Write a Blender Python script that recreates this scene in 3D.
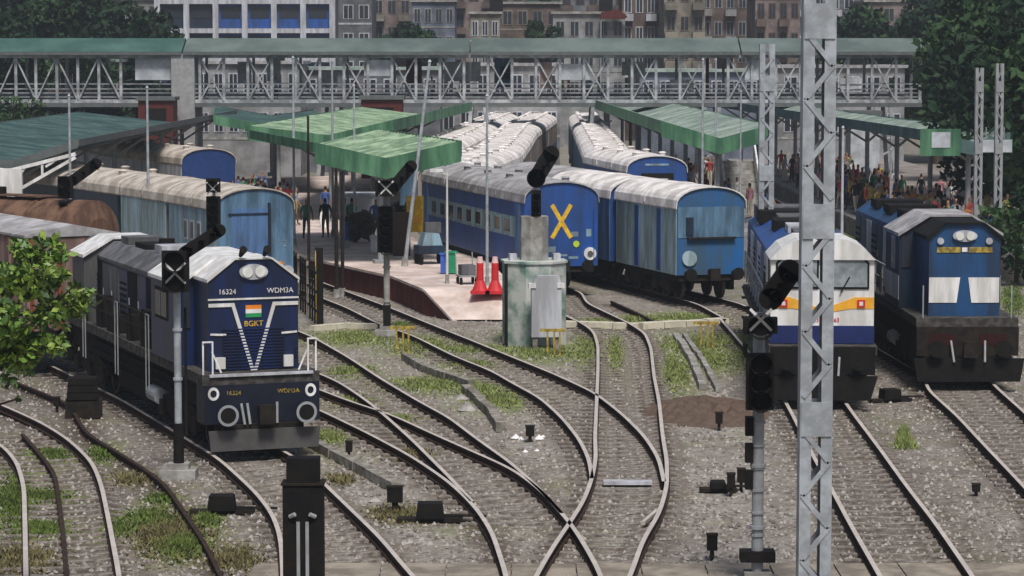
import bpy, math, random
import numpy as np
from mathutils import Vector, Matrix
R = math.radians
random.seed(7); rng = np.random.default_rng(7)
for o in list(bpy.data.objects): bpy.data.objects.remove(o)
SC = bpy.context.scene
COL = SC.collection
# ------------------------------------------------------------------ camera, world, sun, exposure
FOC = 2700.0; HCAM = 10.0; PITCH = math.atan((288-50)/FOC)
cam = bpy.data.cameras.new('camera'); camo = bpy.data.objects.new('camera', cam); COL.objects.link(camo)
cam.sensor_width = 36; cam.lens = FOC/1024*36; cam.clip_end = 6000; cam.clip_start = 0.5
camo.location = (0, 0, HCAM); camo.rotation_euler = (R(90)-PITCH, 0, 0)
SC.camera = camo
SUN_EL, SUN_AZ = R(58), R(168)      # azimuth clockwise from +Y (the view direction)
w = bpy.data.worlds.new('World'); SC.world = w; w.use_nodes = True
nt = w.node_tree; bg = nt.nodes['Background']; sky = nt.nodes.new('ShaderNodeTexSky')
sky.sky_type = 'NISHITA'; sky.sun_disc = False; sky.sun_elevation = SUN_EL; sky.sun_rotation = SUN_AZ
sky.air_density = 1.0; sky.dust_density = 3.0; sky.ozone_density = 1.0
nt.links.new(sky.outputs[0], bg.inputs[0]); bg.inputs[1].default_value = 0.075
sl = bpy.data.lights.new('sun', 'SUN'); so = bpy.data.objects.new('sun', sl); COL.objects.link(so)
sl.energy = 3.2; sl.angle = R(14); sl.color = (1, .965, .92)
sd = Vector((math.sin(SUN_AZ)*math.cos(SUN_EL), math.cos(SUN_AZ)*math.cos(SUN_EL), math.sin(SUN_EL)))
so.rotation_euler = sd.to_track_quat('Z', 'Y').to_euler()
SC.view_settings.view_transform = 'Standard'; SC.view_settings.look = 'None'
SC.view_settings.exposure = 0.05; SC.view_settings.gamma = 1
SC.render.resolution_x = 1024; SC.render.resolution_y = 576

# ------------------------------------------------------------------ pixel -> place helpers
cp, sp = math.cos(PITCH), math.sin(PITCH)
def ray(px, py):
    a = (px-512)/FOC; b = -(py-288)/FOC
    return a, cp+b*sp, -sp+b*cp
def G(px, py, z=0.0):
    a, b, c = ray(px, py); t = (z-HCAM)/c
    return a*t, b*t, z
def AT(px, py, D):
    a, b, c = ray(px, py); t = D/b
    return a*t, D, HCAM+c*t
# ------------------------------------------------------------------ materials
MATS = {}
def mat(name, c, rough=.7, metal=0, var=.25, scale=3.0, c2=None, amt=.5, bump=0.0, bscale=None, streak=False, emit=0, lo=.42, hi=.62):
    if name in MATS: return MATS[name]
    m = bpy.data.materials.new(name); m.use_nodes = True; n = m.node_tree.nodes; l = m.node_tree.links
    p = n['Principled BSDF']; p.inputs['Roughness'].default_value = rough; p.inputs['Metallic'].default_value = metal
    if rough > .55 and not metal: p.inputs['Specular IOR Level'].default_value = .15
    tc = n.new('ShaderNodeTexCoord'); mp = n.new('ShaderNodeMapping'); l.new(tc.outputs['Object'], mp.inputs[0])
    if streak: mp.inputs['Scale'].default_value = (1, 1, .16)
    nz = n.new('ShaderNodeTexNoise'); nz.inputs['Scale'].default_value = scale; nz.inputs['Detail'].default_value = 6
    nz.inputs['Roughness'].default_value = .62; l.new(mp.outputs[0], nz.inputs['Vector'])
    r = n.new('ShaderNodeValToRGB'); l.new(nz.outputs['Fac'], r.inputs[0])
    if c2 is None: c2 = tuple(x*(1-var) for x in c)
    cc = tuple(min(1, x*(1+var*.4)) for x in c)
    r.color_ramp.elements[0].position = lo; r.color_ramp.elements[1].position = hi
    r.color_ramp.elements[0].color = (*[a*(1-amt)+b*amt*1 for a, b in zip(c, c2)], 1) if amt < 1 else (*c2, 1)
    r.color_ramp.elements[1].color = (*cc, 1)
    l.new(r.outputs[0], p.inputs['Base Color'])
    if bump:
        b = n.new('ShaderNodeBump'); b.inputs['Strength'].default_value = bump; b.inputs['Distance'].default_value = .03
        nb = n.new('ShaderNodeTexNoise'); nb.inputs['Scale'].default_value = bscale or scale*4; nb.inputs['Detail'].default_value = 5
        l.new(tc.outputs['Object'], nb.inputs['Vector']); l.new(nb.outputs['Fac'], b.inputs['Height']); l.new(b.outputs[0], p.inputs['Normal'])
    MATS[name] = m; return m
DIRT = (.10, .075, .055)
m_navy = mat('navy paint', (.005, .018, .085), .4, 0, c2=(.007, .014, .04), amt=.9, scale=2.2, streak=True)
m_royal = mat('royal blue paint', (.012, .075, .31), .5, c2=(.02, .055, .17), amt=1, scale=1.6, streak=True)
m_rblue = mat('mid blue paint', (.008, .06, .17), .5, c2=(.012, .035, .08), amt=1, scale=1.8, streak=True)
m_pale = mat('pale blue paint', (.24, .38, .47), .55, c2=(.15, .2, .22), amt=1, scale=2, streak=True)
m_paleg = mat('weathered pale green blue paint', (.34, .45, .5), .6, c2=(.2, .26, .26), amt=1, scale=2.4, streak=True)
m_dullb = mat('dull blue paint', (.12, .22, .33), .6, c2=(.06, .11, .16), amt=1, scale=2, streak=True)
m_steelb = mat('slate blue paint', (.1, .2, .4), .6, c2=(.07, .12, .22), amt=1, scale=2, streak=True)
m_teal = mat('dark teal paint', (.015, .07, .075), .6, c2=(.012, .03, .035), amt=1, streak=True)
m_dkblue = mat('dark blue paint', (.008, .028, .06), .5, c2=(.008, .014, .028), amt=1, streak=True)
m_white = mat('white paint', (.78, .78, .77), .45, c2=(.55, .53, .5), amt=.8, scale=2.5, streak=True)
m_wroof = mat('whitewashed roof', (.8, .77, .75), .7, c2=(.5, .46, .43), amt=.9, scale=1.1)
m_groof = mat('grey dusty roof', (.42, .41, .42), .7, c2=(.26, .25, .25), amt=1, scale=1.3)
m_croof = mat('cream dusty roof', (.56, .51, .45), .75, c2=(.36, .31, .26), amt=1, scale=1.1)
m_tan = mat('tan grimy side', (.42, .36, .3), .75, c2=(.22, .18, .15), amt=1, scale=1.6, streak=True)
m_grey = mat('grey paint', (.14, .14, .15), .6, c2=(.08, .08, .08), amt=1, scale=2, streak=True)
m_gband = mat('light grey paint', (.5, .52, .56), .55, c2=(.34, .34, .36), amt=1, scale=2, streak=True)
m_black = mat('black steel', (.007, .007, .008), .8, c2=(.014, .012, .01), amt=1, scale=4)
m_under = mat('grimy underframe', (.013, .012, .011), .9, c2=(.028, .022, .017), amt=1, scale=5)
m_wheel = mat('wheel steel', (.10, .085, .07), .5, .4, scale=6)
m_glass = mat('dark glass', (.03, .035, .045), .12, 0, var=.1)
m_lglass = mat('sky lit glass', (.3, .34, .36), .15, 0, c2=(.16, .19, .2), amt=1, scale=1.5)
m_steel = mat('galvanised steel', (.42, .45, .48), .5, .25, c2=(.3, .32, .34), amt=1, scale=2.5)
m_gsteel = mat('dull grey steel', (.3, .31, .32), .6, .1, scale=4)
m_lamp = mat('lamp lens', (.75, .75, .7), .2)
m_yel = mat('yellow paint', (.82, .52, .03), .6, c2=(.6, .37, .04), amt=1, scale=5)
m_ymu = mat('weathered yellow', (.5,.36,.06), .8, c2=(.2,.15,.05), amt=1, scale=6)
m_org = mat('orange yellow paint', (.85, .42, .03), .5)
m_red = mat('red paint', (.62, .025, .03), .5)
m_dred = mat('dark red paint', (.1, .025, .022), .7)
m_grn = mat('green paint', (.03, .25, .13), .6)
m_igrn = mat('flag green', (.03, .3, .1), .6); m_saf = mat('saffron', (.8, .25, .03), .6)
m_can = mat('green canopy sheet', (.2, .33, .22), .6, c2=(.13, .24, .16), amt=1, scale=.7)
m_canp = mat('pale green canopy sheet', (.4, .5, .36), .65, c2=(.2, .29, .2), amt=1, scale=.9)
m_canf = mat('green fascia', (.1, .23, .13), .65, c2=(.045, .12, .07), amt=1, scale=1.6, streak=True)
m_candk = mat('dark green roof sheet', (.1, .17, .16), .6, c2=(.055, .1, .1), amt=1, scale=.6)
m_cang = mat('grey green roof sheet', (.36, .42, .38), .6, c2=(.22, .28, .25), amt=1, scale=.6)
m_fobr = mat('bridge roof sheet', (.13, .165, .15), .6, c2=(.09, .12, .11), amt=1, scale=.25)
m_fobs = mat('bridge steel', (.42, .44, .45), .6, c2=(.22, .23, .24), amt=1, scale=1.2)
m_fobd = mat('bridge deck edge', (.12, .13, .13), .7)
m_board = mat('white board', (.5, .53, .57), .6, c2=(.36, .38, .4), amt=1, scale=1)
m_conc = mat('concrete', (.36, .35, .33), .85, c2=(.22, .21, .19), amt=1, scale=2, bump=.3)
m_mossc = mat('mossy concrete', (.5, .51, .48), .85, c2=(.16, .26, .22), amt=1, scale=1.1, bump=.3, lo=.4, hi=.56)
m_plat = mat('platform paving', (.66, .56, .51), .8, c2=(.5, .4, .35), amt=1, scale=.8, bump=.2)
m_plat2 = mat('grey platform paving', (.3, .27, .25), .85, c2=(.2, .18, .16), amt=1, scale=.8)
m_pwall = mat('oxide red platform wall', (.17, .04, .035), .8, c2=(.09, .035, .03), amt=1, scale=2, streak=True)
m_brick = mat('old concrete coping', (.3, .28, .25), .9, c2=(.15, .14, .11), amt=1, scale=3, bump=.4)
m_sleep = mat('concrete sleeper', (.27, .24, .21), .9, c2=(.13, .11, .095), amt=1, scale=5, bump=.3)
m_rtop = mat('worn rail head', (.62, .55, .49), .5, .2, var=.2, scale=2)
m_rside = mat('rusty rail side', (.05, .032, .024), .9, c2=(.03, .02, .016), amt=1, scale=6)
m_rust = mat('brown tank paint', (.17, .1, .065), .75, c2=(.09, .05, .035), amt=1, scale=1.8, streak=True)
m_pink = mat('faded oxide wagon', (.25, .17, .15), .8, c2=(.14, .09, .075), amt=1, scale=2, streak=True)
m_path = mat('beige concrete path', (.3, .26, .21), .9, c2=(.19, .165, .135), amt=1, scale=1.5, bump=.3)
m_skin = mat('skin', (.3, .17, .1), .7); m_hair = mat('hair', (.015, .012, .01), .8)
m_leaf = mat('dark leaves', (.022, .05, .022), .7, c2=(.01, .024, .012), amt=1, scale=.9)
m_leaf2 = mat('mid leaves', (.04, .08, .028), .6, c2=(.025, .055, .02), amt=1, scale=.9)
m_leafb = mat('bright leaves', (.13, .24, .025), .5, c2=(.04, .1, .015), amt=1, scale=1.6)
m_bark = mat('bark', (.08, .06, .045), .9, bump=.4)
m_grass = mat('grass blades', (.14, .2, .045), .7, c2=(.08, .11, .03), amt=1, scale=2)
m_dryg = mat('dry grass blades', (.2, .17, .08), .8, c2=(.12, .11, .05), amt=1, scale=2)

# ground: ballast, earth and moss mixed by noise
def ground_mat():
    m = bpy.data.materials.new('ballast and earth'); m.use_nodes = True; n = m.node_tree.nodes; l = m.node_tree.links
    p = n['Principled BSDF']; p.inputs['Roughness'].default_value = .95
    tc = n.new('ShaderNodeTexCoord')
    def noise(s, d=6, rr=.6):
        z = n.new('ShaderNodeTexNoise'); z.inputs['Scale'].default_value = s; z.inputs['Detail'].default_value = d; z.inputs['Roughness'].default_value = rr
        l.new(tc.outputs['Object'], z.inputs['Vector']); return z.outputs['Fac']
    def ramp(f, stops):
        r = n.new('ShaderNodeValToRGB'); l.new(f, r.inputs[0]); e = r.color_ramp.elements
        while len(e) < len(stops): e.new(.5)
        for i, (pos, c) in enumerate(stops): e[i].position = pos; e[i].color = (*c, 1)
        return r.outputs[0]
    def mix(f, a, b, t='MIX'):
        x = n.new('ShaderNodeMix'); x.data_type = 'RGBA'; x.blend_type = t
        if hasattr(f, 'links'): l.new(f, x.inputs[0])
        else: x.inputs[0].default_value = f
        l.new(a, x.inputs[6]); l.new(b, x.inputs[7]); return x.outputs[2]
    vor = n.new('ShaderNodeTexVoronoi'); vor.inputs['Scale'].default_value = 9; l.new(tc.outputs['Object'], vor.inputs['Vector'])
    vb = n.new('ShaderNodeRGBToBW'); l.new(vor.outputs['Color'], vb.inputs[0])
    stones = ramp(vb.outputs[0], [(.0, (.16, .145, .125)), (.3, (.26, .235, .21)), (.6, (.34, .315, .285)), (1, (.46, .435, .4))])
    earth = ramp(noise(2.5), [(.35, (.17, .15, .125)), (.65, (.33, .295, .255))])
    base = mix(ramp(noise(.35), [(.42, (.0, .0, .0)), (.6, (.75, .75, .75))]), stones, earth)
    base = mix(.75, base, ramp(noise(.9, 8, .7), [(.3, (.5, .45, .41)), (.5, (.82, .79, .75)), (.7, (1, 1, 1))]), 'MULTIPLY')
    green = ramp(noise(5), [(.3, (.12, .14, .05)), (.7, (.24, .26, .1))])
    base = mix(ramp(noise(.28, 7, .65), [(.52, (0, 0, 0)), (.64, (.5, .5, .5))]), base, green)
    at = n.new('ShaderNodeAttribute'); at.attribute_name = 'cover'; sep = n.new('ShaderNodeSeparateColor'); l.new(at.outputs['Color'], sep.inputs[0])
    def gate(ch, lo, hi, s=1.3, k=.35, top=1.0):
        a = n.new('ShaderNodeMath'); a.operation = 'MULTIPLY_ADD'; l.new(noise(s, 7, .7), a.inputs[0]); a.inputs[1].default_value = k*2; l.new(sep.outputs[ch], a.inputs[2])
        b = n.new('ShaderNodeMapRange'); l.new(a.outputs[0], b.inputs[0]); b.inputs[1].default_value = lo+k; b.inputs[2].default_value = hi+k; b.inputs[4].default_value = top; b.clamp = True; return b.outputs[0]
    def const(c):
        q = n.new('ShaderNodeRGB'); q.outputs[0].default_value = (*c, 1); return q.outputs[0]
    base = mix(gate(2, .15, .9, .6, .3, .85), base, mix(.8, base, const((.42, .4, .38)), 'MULTIPLY'))      # oily and soiled ground, plus vignette darkening painted in at both sides
    base = mix(gate(1, .2, .9, 1.5, .3, .8), base, mix(.9, base, const((.3, .22, .17)), 'MULTIPLY'))      # rust and grease beside the rails
    base = mix(gate(0, .15, .65, 1.8, .4, .85), base, green)                                          # moss and low grass
    l.new(base, p.inputs['Base Color'])
    b = n.new('ShaderNodeBump'); b.inputs['Strength'].default_value = .9; b.inputs['Distance'].default_value = .06
    l.new(vor.outputs['Distance'], b.inputs['Height']); l.new(b.outputs[0], p.inputs['Normal'])
    return m
m_ground = ground_mat()

# ------------------------------------------------------------------ mesh builder
class MB:
    def __init__(s): s.v = []; s.f = []; s.m = []
    def add(s, vs, fs, m=0):
        b = len(s.v); s.v += [tuple(x) for x in vs]; s.f += [tuple(b+i for i in f) for f in fs]; s.m += [m]*len(fs); return s
    def box(s, x0, x1, y0, y1, z0, z1, m=0):
        return s.add([(x0,y0,z0),(x1,y0,z0),(x1,y1,z0),(x0,y1,z0),(x0,y0,z1),(x1,y0,z1),(x1,y1,z1),(x0,y1,z1)],
                     [(0,3,2,1),(4,5,6,7),(0,1,5,4),(1,2,6,5),(2,3,7,6),(3,0,4,7)], m)
    def bar(s, a, b, wx, wz=None, m=0, up=(0,0,1)):
        wz = wz or wx; a = Vector(a); b = Vector(b); d = (b-a).normalized(); u = Vector(up)
        if abs(d.dot(u)) > .95: u = Vector((1,0,0))
        sx = d.cross(u).normalized()*wx/2; sz = sx.cross(d).normalized()*wz/2
        vs = [p+q for p in (a, b) for q in (-sx-sz, sx-sz, sx+sz, -sx+sz)]
        return s.add(vs, [(0,1,2,3),(7,6,5,4),(0,4,5,1),(1,5,6,2),(2,6,7,3),(3,7,4,0)], m)
    def cyl(s, a, b, r0, r1=None, n=12, m=0, caps=True):
        r1 = r0 if r1 is None else r1; a = Vector(a); b = Vector(b); d = (b-a).normalized()
        u = d.cross(Vector((0,0,1)) if abs(d.z) < .9 else Vector((1,0,0))).normalized(); v = d.cross(u)
        vs = [p+(u*math.cos(t)+v*math.sin(t))*r for p, r in ((a, r0), (b, r1)) for t in [2*math.pi*i/n for i in range(n)]]
        fs = [(i, (i+1) % n, n+(i+1) % n, n+i) for i in range(n)]
        if caps: fs += [tuple(range(n))[::-1], tuple(range(n, 2*n))]
        return s.add(vs, fs, m)
    def prism(s, prof, y0, y1, m=0, axis='y', caps=True):
        n = len(prof); f = {'y': lambda p, t: (p[0], t, p[1]), 'x': lambda p, t: (t, p[0], p[1]), 'z': lambda p, t: (p[0], p[1], t)}[axis]
        vs = [f(p, y0) for p in prof]+[f(p, y1) for p in prof]
        fs = [(i, (i+1) % n, n+(i+1) % n, n+i) for i in range(n)]
        if caps: fs += [tuple(range(n))[::-1], tuple(range(n, 2*n))]
        return s.add(vs, fs, m)
    def shell(s, prof, y0, y1, th, m=0):
        # open profile thickened upward
        n = len(prof); lo = prof; hi = [(x, z+th) for x, z in prof]
        return s.prism(list(lo)+list(hi)[::-1], y0, y1, m)
    def mesh(s, name, mats, smooth=False):
        me = bpy.data.meshes.new(name); me.from_pydata(s.v, [], s.f)
        mats = mats if isinstance(mats, (list, tuple)) else [mats]
        for x in mats: me.materials.append(x)
        me.polygons.foreach_set('material_index', s.m)
        if smooth: me.polygons.foreach_set('use_smooth', [True]*len(s.f))
        me.update(); return me
    def ob(s, name, mats, parent=None, smooth=False, **k):
        return link(name, s.mesh(name, mats, smooth), parent, **k)
def link(name, me, parent=None, loc=(0,0,0), rz=0, rot=None):
    o = bpy.data.objects.new(name, me); COL.objects.link(o); o.parent = parent; o.location = loc
    o.rotation_euler = rot or (0, 0, rz); return o
def tag(o, label=None, cat=None, group=None, kind=None):
    for k, v in (('label', label), ('category', cat), ('group', group), ('kind', kind)):
        if v: o[k] = v
    return o
def thing(name, label, cat, loc=(0,0,0), rz=0, group=None):
    return tag(link(name, None, None, loc, rz), label, cat, group)
def box(name, m, parent, *a): return MB().box(*a).ob(name, m, parent)
def text(name, s, size, m, parent, loc, rot, ext=.004, align='CENTER'):
    c = bpy.data.curves.new(name, 'FONT'); c.body = s; c.size = size; c.extrude = ext; c.align_x = align; c.align_y = 'CENTER'
    t = bpy.data.objects.new('t', c); COL.objects.link(t)
    dg = bpy.context.evaluated_depsgraph_get(); me = bpy.data.meshes.new_from_object(t.evaluated_get(dg))
    bpy.data.objects.remove(t); me.materials.clear(); me.materials.append(m)
    return link(name, me, parent, loc, rot=rot)
FACE = (R(90), 0, 0)

# ------------------------------------------------------------------ ground
# (the sheet itself is built after the rails and grass are known, so that rust and moss can follow them)

# ------------------------------------------------------------------ tracks
def smooth_interp(pts):
    # pts: world (x, y), returns function X(D) and range
    pts = sorted(pts, key=lambda p: p[1]); ys = np.array([p[1] for p in pts]); xs = np.array([p[0] for p in pts])
    yy = np.arange(ys[0], ys[-1]+.01, .5); xx = np.interp(yy, ys, xs)
    k = np.hanning(11); k /= k.sum(); pad = np.concatenate([2*xx[0]-xx[1:6][::-1], xx, 2*xx[-1]-xx[-6:-1][::-1]])
    xs2 = np.convolve(pad, k, 'valid') if len(xx) > 8 else xx
    return yy, xs2
RAILS = []; GRASS = []
RP = [(-.075,.0),(.075,.0),(.075,.03),(.02,.05),(.02,.14),(.048,.15),(.048,.2),(-.048,.2),(-.048,.15),(-.02,.14),(-.02,.05),(-.075,.03)]
def rail_mesh(yy, xx, z0=.04):
    RAILS.append((yy, xx))
    mb = MB(); n = len(RP); vs = []
    for i in range(len(yy)):
        j0, j1 = max(0, i-1), min(len(yy)-1, i+1); d = Vector((xx[j1]-xx[j0], yy[j1]-yy[j0])).normalized(); nx, ny = d.y, -d.x
        for a, b in RP: vs.append((xx[i]+nx*a, yy[i]+ny*a, z0+b))
    b = len(mb.v); mb.v += vs
    for i in range(len(yy)-1):
        for k in range(n):
            k2 = (k+1) % n
            mb.f.append((i*n+k, i*n+k2, (i+1)*n+k2, (i+1)*n+k)); mb.m.append(1 if k == 6 else 0)
    return mb
sleeper_me = MB().prism([(-1.28,-.05),(1.28,-.05),(1.28,.02),(.7,.03),(.5,.012),(-.5,.012),(-.7,.03),(-1.28,.02)], -.12, .12).mesh('sleeper', m_sleep)
def wp(p): return (p[0], p[1]) if len(p) == 3 else G(p[0], p[1], .2)[:2]
def wl(*pts): return [(x, y, 0) for x, y in pts]     # world points
NSL = [0]
def track(label, left, right, sleepers=True, smax=115, smin=0):
    t = thing('railway_track', label, 'railway track', (0,0,0))
    f = []
    for side in (left, right):
        yy, xx = smooth_interp([wp(p) for p in side]); f.append((yy, xx)); rail_mesh(yy, xx).ob('rail', [m_rside, m_rtop], t)
    if sleepers:
        y0 = max(f[0][0][0], f[1][0][0], smin); y1 = min(f[0][0][-1], f[1][0][-1], smax); y = y0
        while y < y1:
            xl = np.interp(y, *f[0]); xr = np.interp(y, *f[1]); xl2 = np.interp(y+1, *f[0]); xr2 = np.interp(y+1, *f[1])
            h = math.atan2((xl2+xr2-xl-xr)/2, 1)
            link('sleeper', sleeper_me, t, ((xl+xr)/2, y, .0+random.uniform(.0,.025)), -h+random.uniform(-.015,.015)); y += .72; NSL[0] += 1
    return t
def ctrack(label, cen, **k):
    h = .84; return track(label, wl(*[(x-h, y) for x, y in cen]), wl(*[(x+h, y) for x, y in cen]), **k)

track('curving track at the far lower left with grass growing between the rails',
      [(-60,423),(-30,433),(0,444),(17,463),(24,488),(25,527),(26,576),(26,640)], [(-30,395),(0,405),(17,413),(42,424),(69,441),(92,463),(101,485),(107,513),(119,576),(126,640)], smin=40)
track('track under the navy locomotive running down past the black signal head',
      wl((-14.6,84),(-10.9,75))+[(219,460),(256,494),(273,516),(281,540),(283,576),(284,640)], wl((-12.9,84),(-9.1,75))+[(298,460),(324,485),(353,513),(381,540),(409,574),(470,640)], smin=40)
track('left of the two converging tracks, beside the concrete ditch',
      [(210,372),(260,392),(313,408),(367,434),(412,458),(450,484),(475,508),(492,533),(506,576),(517,640)],
      [(210,355),(260,372),(313,388),(348,402),(392,416),(428,433),(473,453),(512,470),(540,491),(562,515)])
track('right of the two converging tracks, nearer the grass verge',
      [(250,350),(313,372),(339,383),(367,402),(384,416),(412,441),(450,479),(472,503)],
      [(250,312),(313,338),(348,358),(381,380),(423,405),(448,418),(478,441),(512,465),(540,491),(570,524),(585,547),(601,576),(618,640)])
track('track running along the red platform wall towards the points', wl((-14.5,127))+[(300,290),(348,309),(381,326),(412,336),(456,358),(492,372),(512,384),(540,399),(562,419),(579,440),(589,460),(592,480)],
      wl((-13,129))+[(300,275),(346,292),(389,308),(428,324),(478,344),(512,358),(554,375),(595,394),(623,416),(645,438),(659,460),(664,483)], smin=58)
track('track leading from the blue coach with the yellow cross to the crossing',
      wl((-3.7,128),(1.1,109))+[(562,315),(584,325),(594,333),(598,347),(598,369),(597,394),(595,440),(596,460),(592,480),(584,502),(570,524),(554,547),(537,576),(505,640)],
      wl((-2.0,128),(2.8,109))+[(587,304),(629,324),(645,334),(651,349),(654,377),(659,402),(663,440),(667,462),(667,488),(659,516),(643,541),(631,576),(600,640)], smin=40)
track('track under the white locomotive, straight to the lower right',
      wl((7.6,98),(7.75,80))+[(790,411),(812,455),(835,497),(851,527),(879,576),(914,640)], wl((9.3,98),(9.45,80))+[(854,416),(879,449),(907,488),(935,524),(971,576),(1012,640)], smin=40)
track('track under the blue locomotive at the far right',
      wl((14.0,104),(12.9,85))+[(928,391),(957,417),(985,447),(1024,488),(1090,560)], wl((15.7,104),(14.5,85))+[(999,391),(1024,413),(1070,460),(1150,540)], smin=45)
ctrack('track under the parcel vans with pale roofs', [(8.6,98),(8,104),(1.2,127)], smin=95)
ctrack('track under the blue ended coach beyond the parcel vans', [(8.6,129),(7.2,136),(5.5,149),(6.4,235)], sleepers=False)
ctrack('track under the long white roofed rake beneath the bridge', [(-2.9,128.6),(-.8,148),(.2,185),(3.4,250)], sleepers=False)
ctrack('track between the white and blue locomotives at right', [(13.3,126),(11.0,100),(10.9,93),(11.5,82)])
ctrack('empty track beside the crowded right platform', [(16.4,190),(16.6,150),(16.3,120),(16.9,102)])

# old half buried rail + pipe on the left
def solo_rail(label, px):
    yy, xx = smooth_interp([wp(p) for p in px]); return tag(rail_mesh(yy, xx, -.03).ob('old_rail', [m_rside, m_rside]), label, 'old rail')
solo_rail('rusty old rail half buried beside the post foot at lower left', [(14,380),(69,402),(86,432),(130,458),(164,481),(205,541),(222,576)])
solo_rail('dark pipe like rail lying between the far left rails', [(20,430),(40,452),(55,472),(62,520),(67,576)])
solo_rail('short rusty rail beside the parcel vans', [(609,299),(640,313),(659,323)])
# ------------------------------------------------------------------ low walls, ditch, crossing
def low_wall(name, label, cat, pts, w_, h, m, n_seg=None):
    t = thing(name, label, cat)
    P = [Vector(G(*p)) for p in pts]
    for a, b in zip(P, P[1:]):
        L = (b-a).length; n = max(1, round(L/1.0)); d = (b-a).normalized()
        for i in range(n):
            q0 = a+(b-a)*i/n+d*.015; q1 = a+(b-a)*(i+1)/n-d*.015; z = h*random.uniform(.9, 1.05); oy = random.uniform(-.02,.02)
            MB().bar(q0+Vector((oy,0,z/2)), q1+Vector((oy,0,z/2)), w_, z).ob('block', m, t)
    return t
low_wall('ditch_wall', 'concrete ditch edge slanting away from the navy locomotive', 'ditch wall', [(300,440),(345,464),(396,492)], .24, .22, m_brick)
low_wall('ditch_wall', 'broken concrete culvert edge on the grass in front of the platform', 'ditch wall', [(404,360),(425,372),(472,388)], .22, .24, m_brick)
low_wall('ditch_wall', 'short stone drain edge running down from the culvert', 'ditch wall', [(466,392),(490,415),(500,432)], .25, .25, m_brick)
low_wall('drain_edge', 'pale broken drain in the grass right of the track', 'drain', [(676,338),(692,362),(703,390)], .22, .2, m_conc)
low_wall('drain_edge', 'second pale drain kerb leading down to the brown heap', 'drain', [(684,337),(702,362),(718,392)], .16, .16, m_conc)
low_wall('kerb', 'pale concrete crossing strip over the track by the pillar', 'crossing kerb', [(563,327),(640,329),(726,324)], .45, .22, mat('cream kerb', (.6, .56, .44), .8))
low_wall('kerb', 'cream kerb on the grass behind the navy locomotive', 'kerb', [(311,331),(345,328),(388,330)], .3, .2, mat('cream kerb', (.6,.56,.44)))
pth = MB()
for i in range(17):
    x0 = -5+i*1.25
    a = G(0, 566)[1]; pth = MB().box(x0, x0+1.22, a-2.6+random.uniform(-.02,.02), a+random.uniform(-.05,.05), -.05, .05+random.uniform(0,.015))
    if i == 0: pt = tag(link('path', None), kind='structure')
    pth.ob('slab', m_path, pt)
# brown heap
hm = MB(); vs = []; N = 22
cx, cy, _ = G(706, 412)
for i in range(N):
    for j in range(N):
        u, v = i/(N-1)*2-1, j/(N-1)*2-1; r = max(0, 1-(u*u+v*v)); vs.append((cx+u*1.9, cy+v*3.2, -.03+.3*r*(.6+.8*random.random())))
hm.add(vs, [(i*N+j, (i+1)*N+j, (i+1)*N+j+1, i*N+j+1) for i in range(N-1) for j in range(N-1)])
tag(hm.ob('earth_heap', mat('brown earth', (.12, .085, .065), .95, scale=4, bump=.8)), 'low heap of dark brown earth right of the points', 'earth heap')

# ------------------------------------------------------------------ rolling stock
def wheelset(parent, y, g=.84, r=.5, n=18):
    for s in (-1, 1):
        x = s*g; w_ = MB().cyl((x-.06,y,r),(x+.06,y,r), r, n=n).cyl((x+s*.06,y,r),(x+s*.1,y,r), r*.88, r*.3, n=n, m=1).ob('wheel', [m_wheel, m_under], parent)
def bogie(parent, y, L=3.0, axles=2, wd=1.2):
    b = MB()
    for s in (-1, 1):
        b.prism([(y-L/2,.55),(y-L/2,.8),(y-L/4,.98),(y+L/4,.98),(y+L/2,.8),(y+L/2,.55),(y+L/4,.42),(y-L/4,.42)], s*wd-.08, s*wd+.08, axis='x')
        for a in range(axles):
            yy = y-L/2+.4+(L-.8)*a/(axles-1); b.box(s*wd-.13+s*.05, s*wd+.13+s*.05, yy-.2, yy+.2, .35, .75)
    b.box(-wd, wd, y-.25, y+.25, .6, 1.0)
    o = b.ob('bogie', m_under, parent)
    for a in range(axles): wheelset(o, y-L/2+.4+(L-.8)*a/(axles-1))
def buffers(parent, y, z=1.1, r=.24, ring=None, sx=.98, back=False):
    d = 1 if back else -1
    for s in (-1, 1):
        b = MB().cyl((s*sx,y,z),(s*sx,y+d*.45,z), .12, n=12).cyl((s*sx,y+d*.45,z),(s*sx,y+d*.5,z), r, n=20)
        o = b.ob('buffer', m_black, parent)
        if ring:
            q = MB(); n = 24
            vs = [(s*sx+rr*math.cos(t), y+d*(.505 if rr < r else .505), z+rr*math.sin(t)) for rr in (r*.78, r*1.04) for t in [2*math.pi*i/n for i in range(n)]]
            vs += [(x, y_+d*.012, z_) for x, y_, z_ in vs]
            q.add(vs, [(i,(i+1)%n,n+(i+1)%n,n+i) for i in range(n)]+[(2*n+i,2*n+(i+1)%n,3*n+(i+1)%n,3*n+i) for i in range(n)]+[(n+i,n+(i+1)%n,3*n+(i+1)%n,3*n+i) for i in range(n)]+[(i,(i+1)%n,2*n+(i+1)%n,2*n+i) for i in range(n)])
            q.ob('buffer_rim', ring, o)
    MB().box(-.12,.12,y+d*.5 if d<0 else y,y if d<0 else y+.5,z-.15,z+.15).box(-.2,.2,min(y+d*.55,y+d*.4),max(y+d*.55,y+d*.4),z-.25,z+.22).ob('coupler', m_under, parent)
def arc(w_, ze, zt, n=14, e=.5):
    return [(w_/2*math.cos(t), ze+(zt-ze)*math.sin(t)**.85) for t in [math.pi*i/n for i in range(n+1)]]
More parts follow.
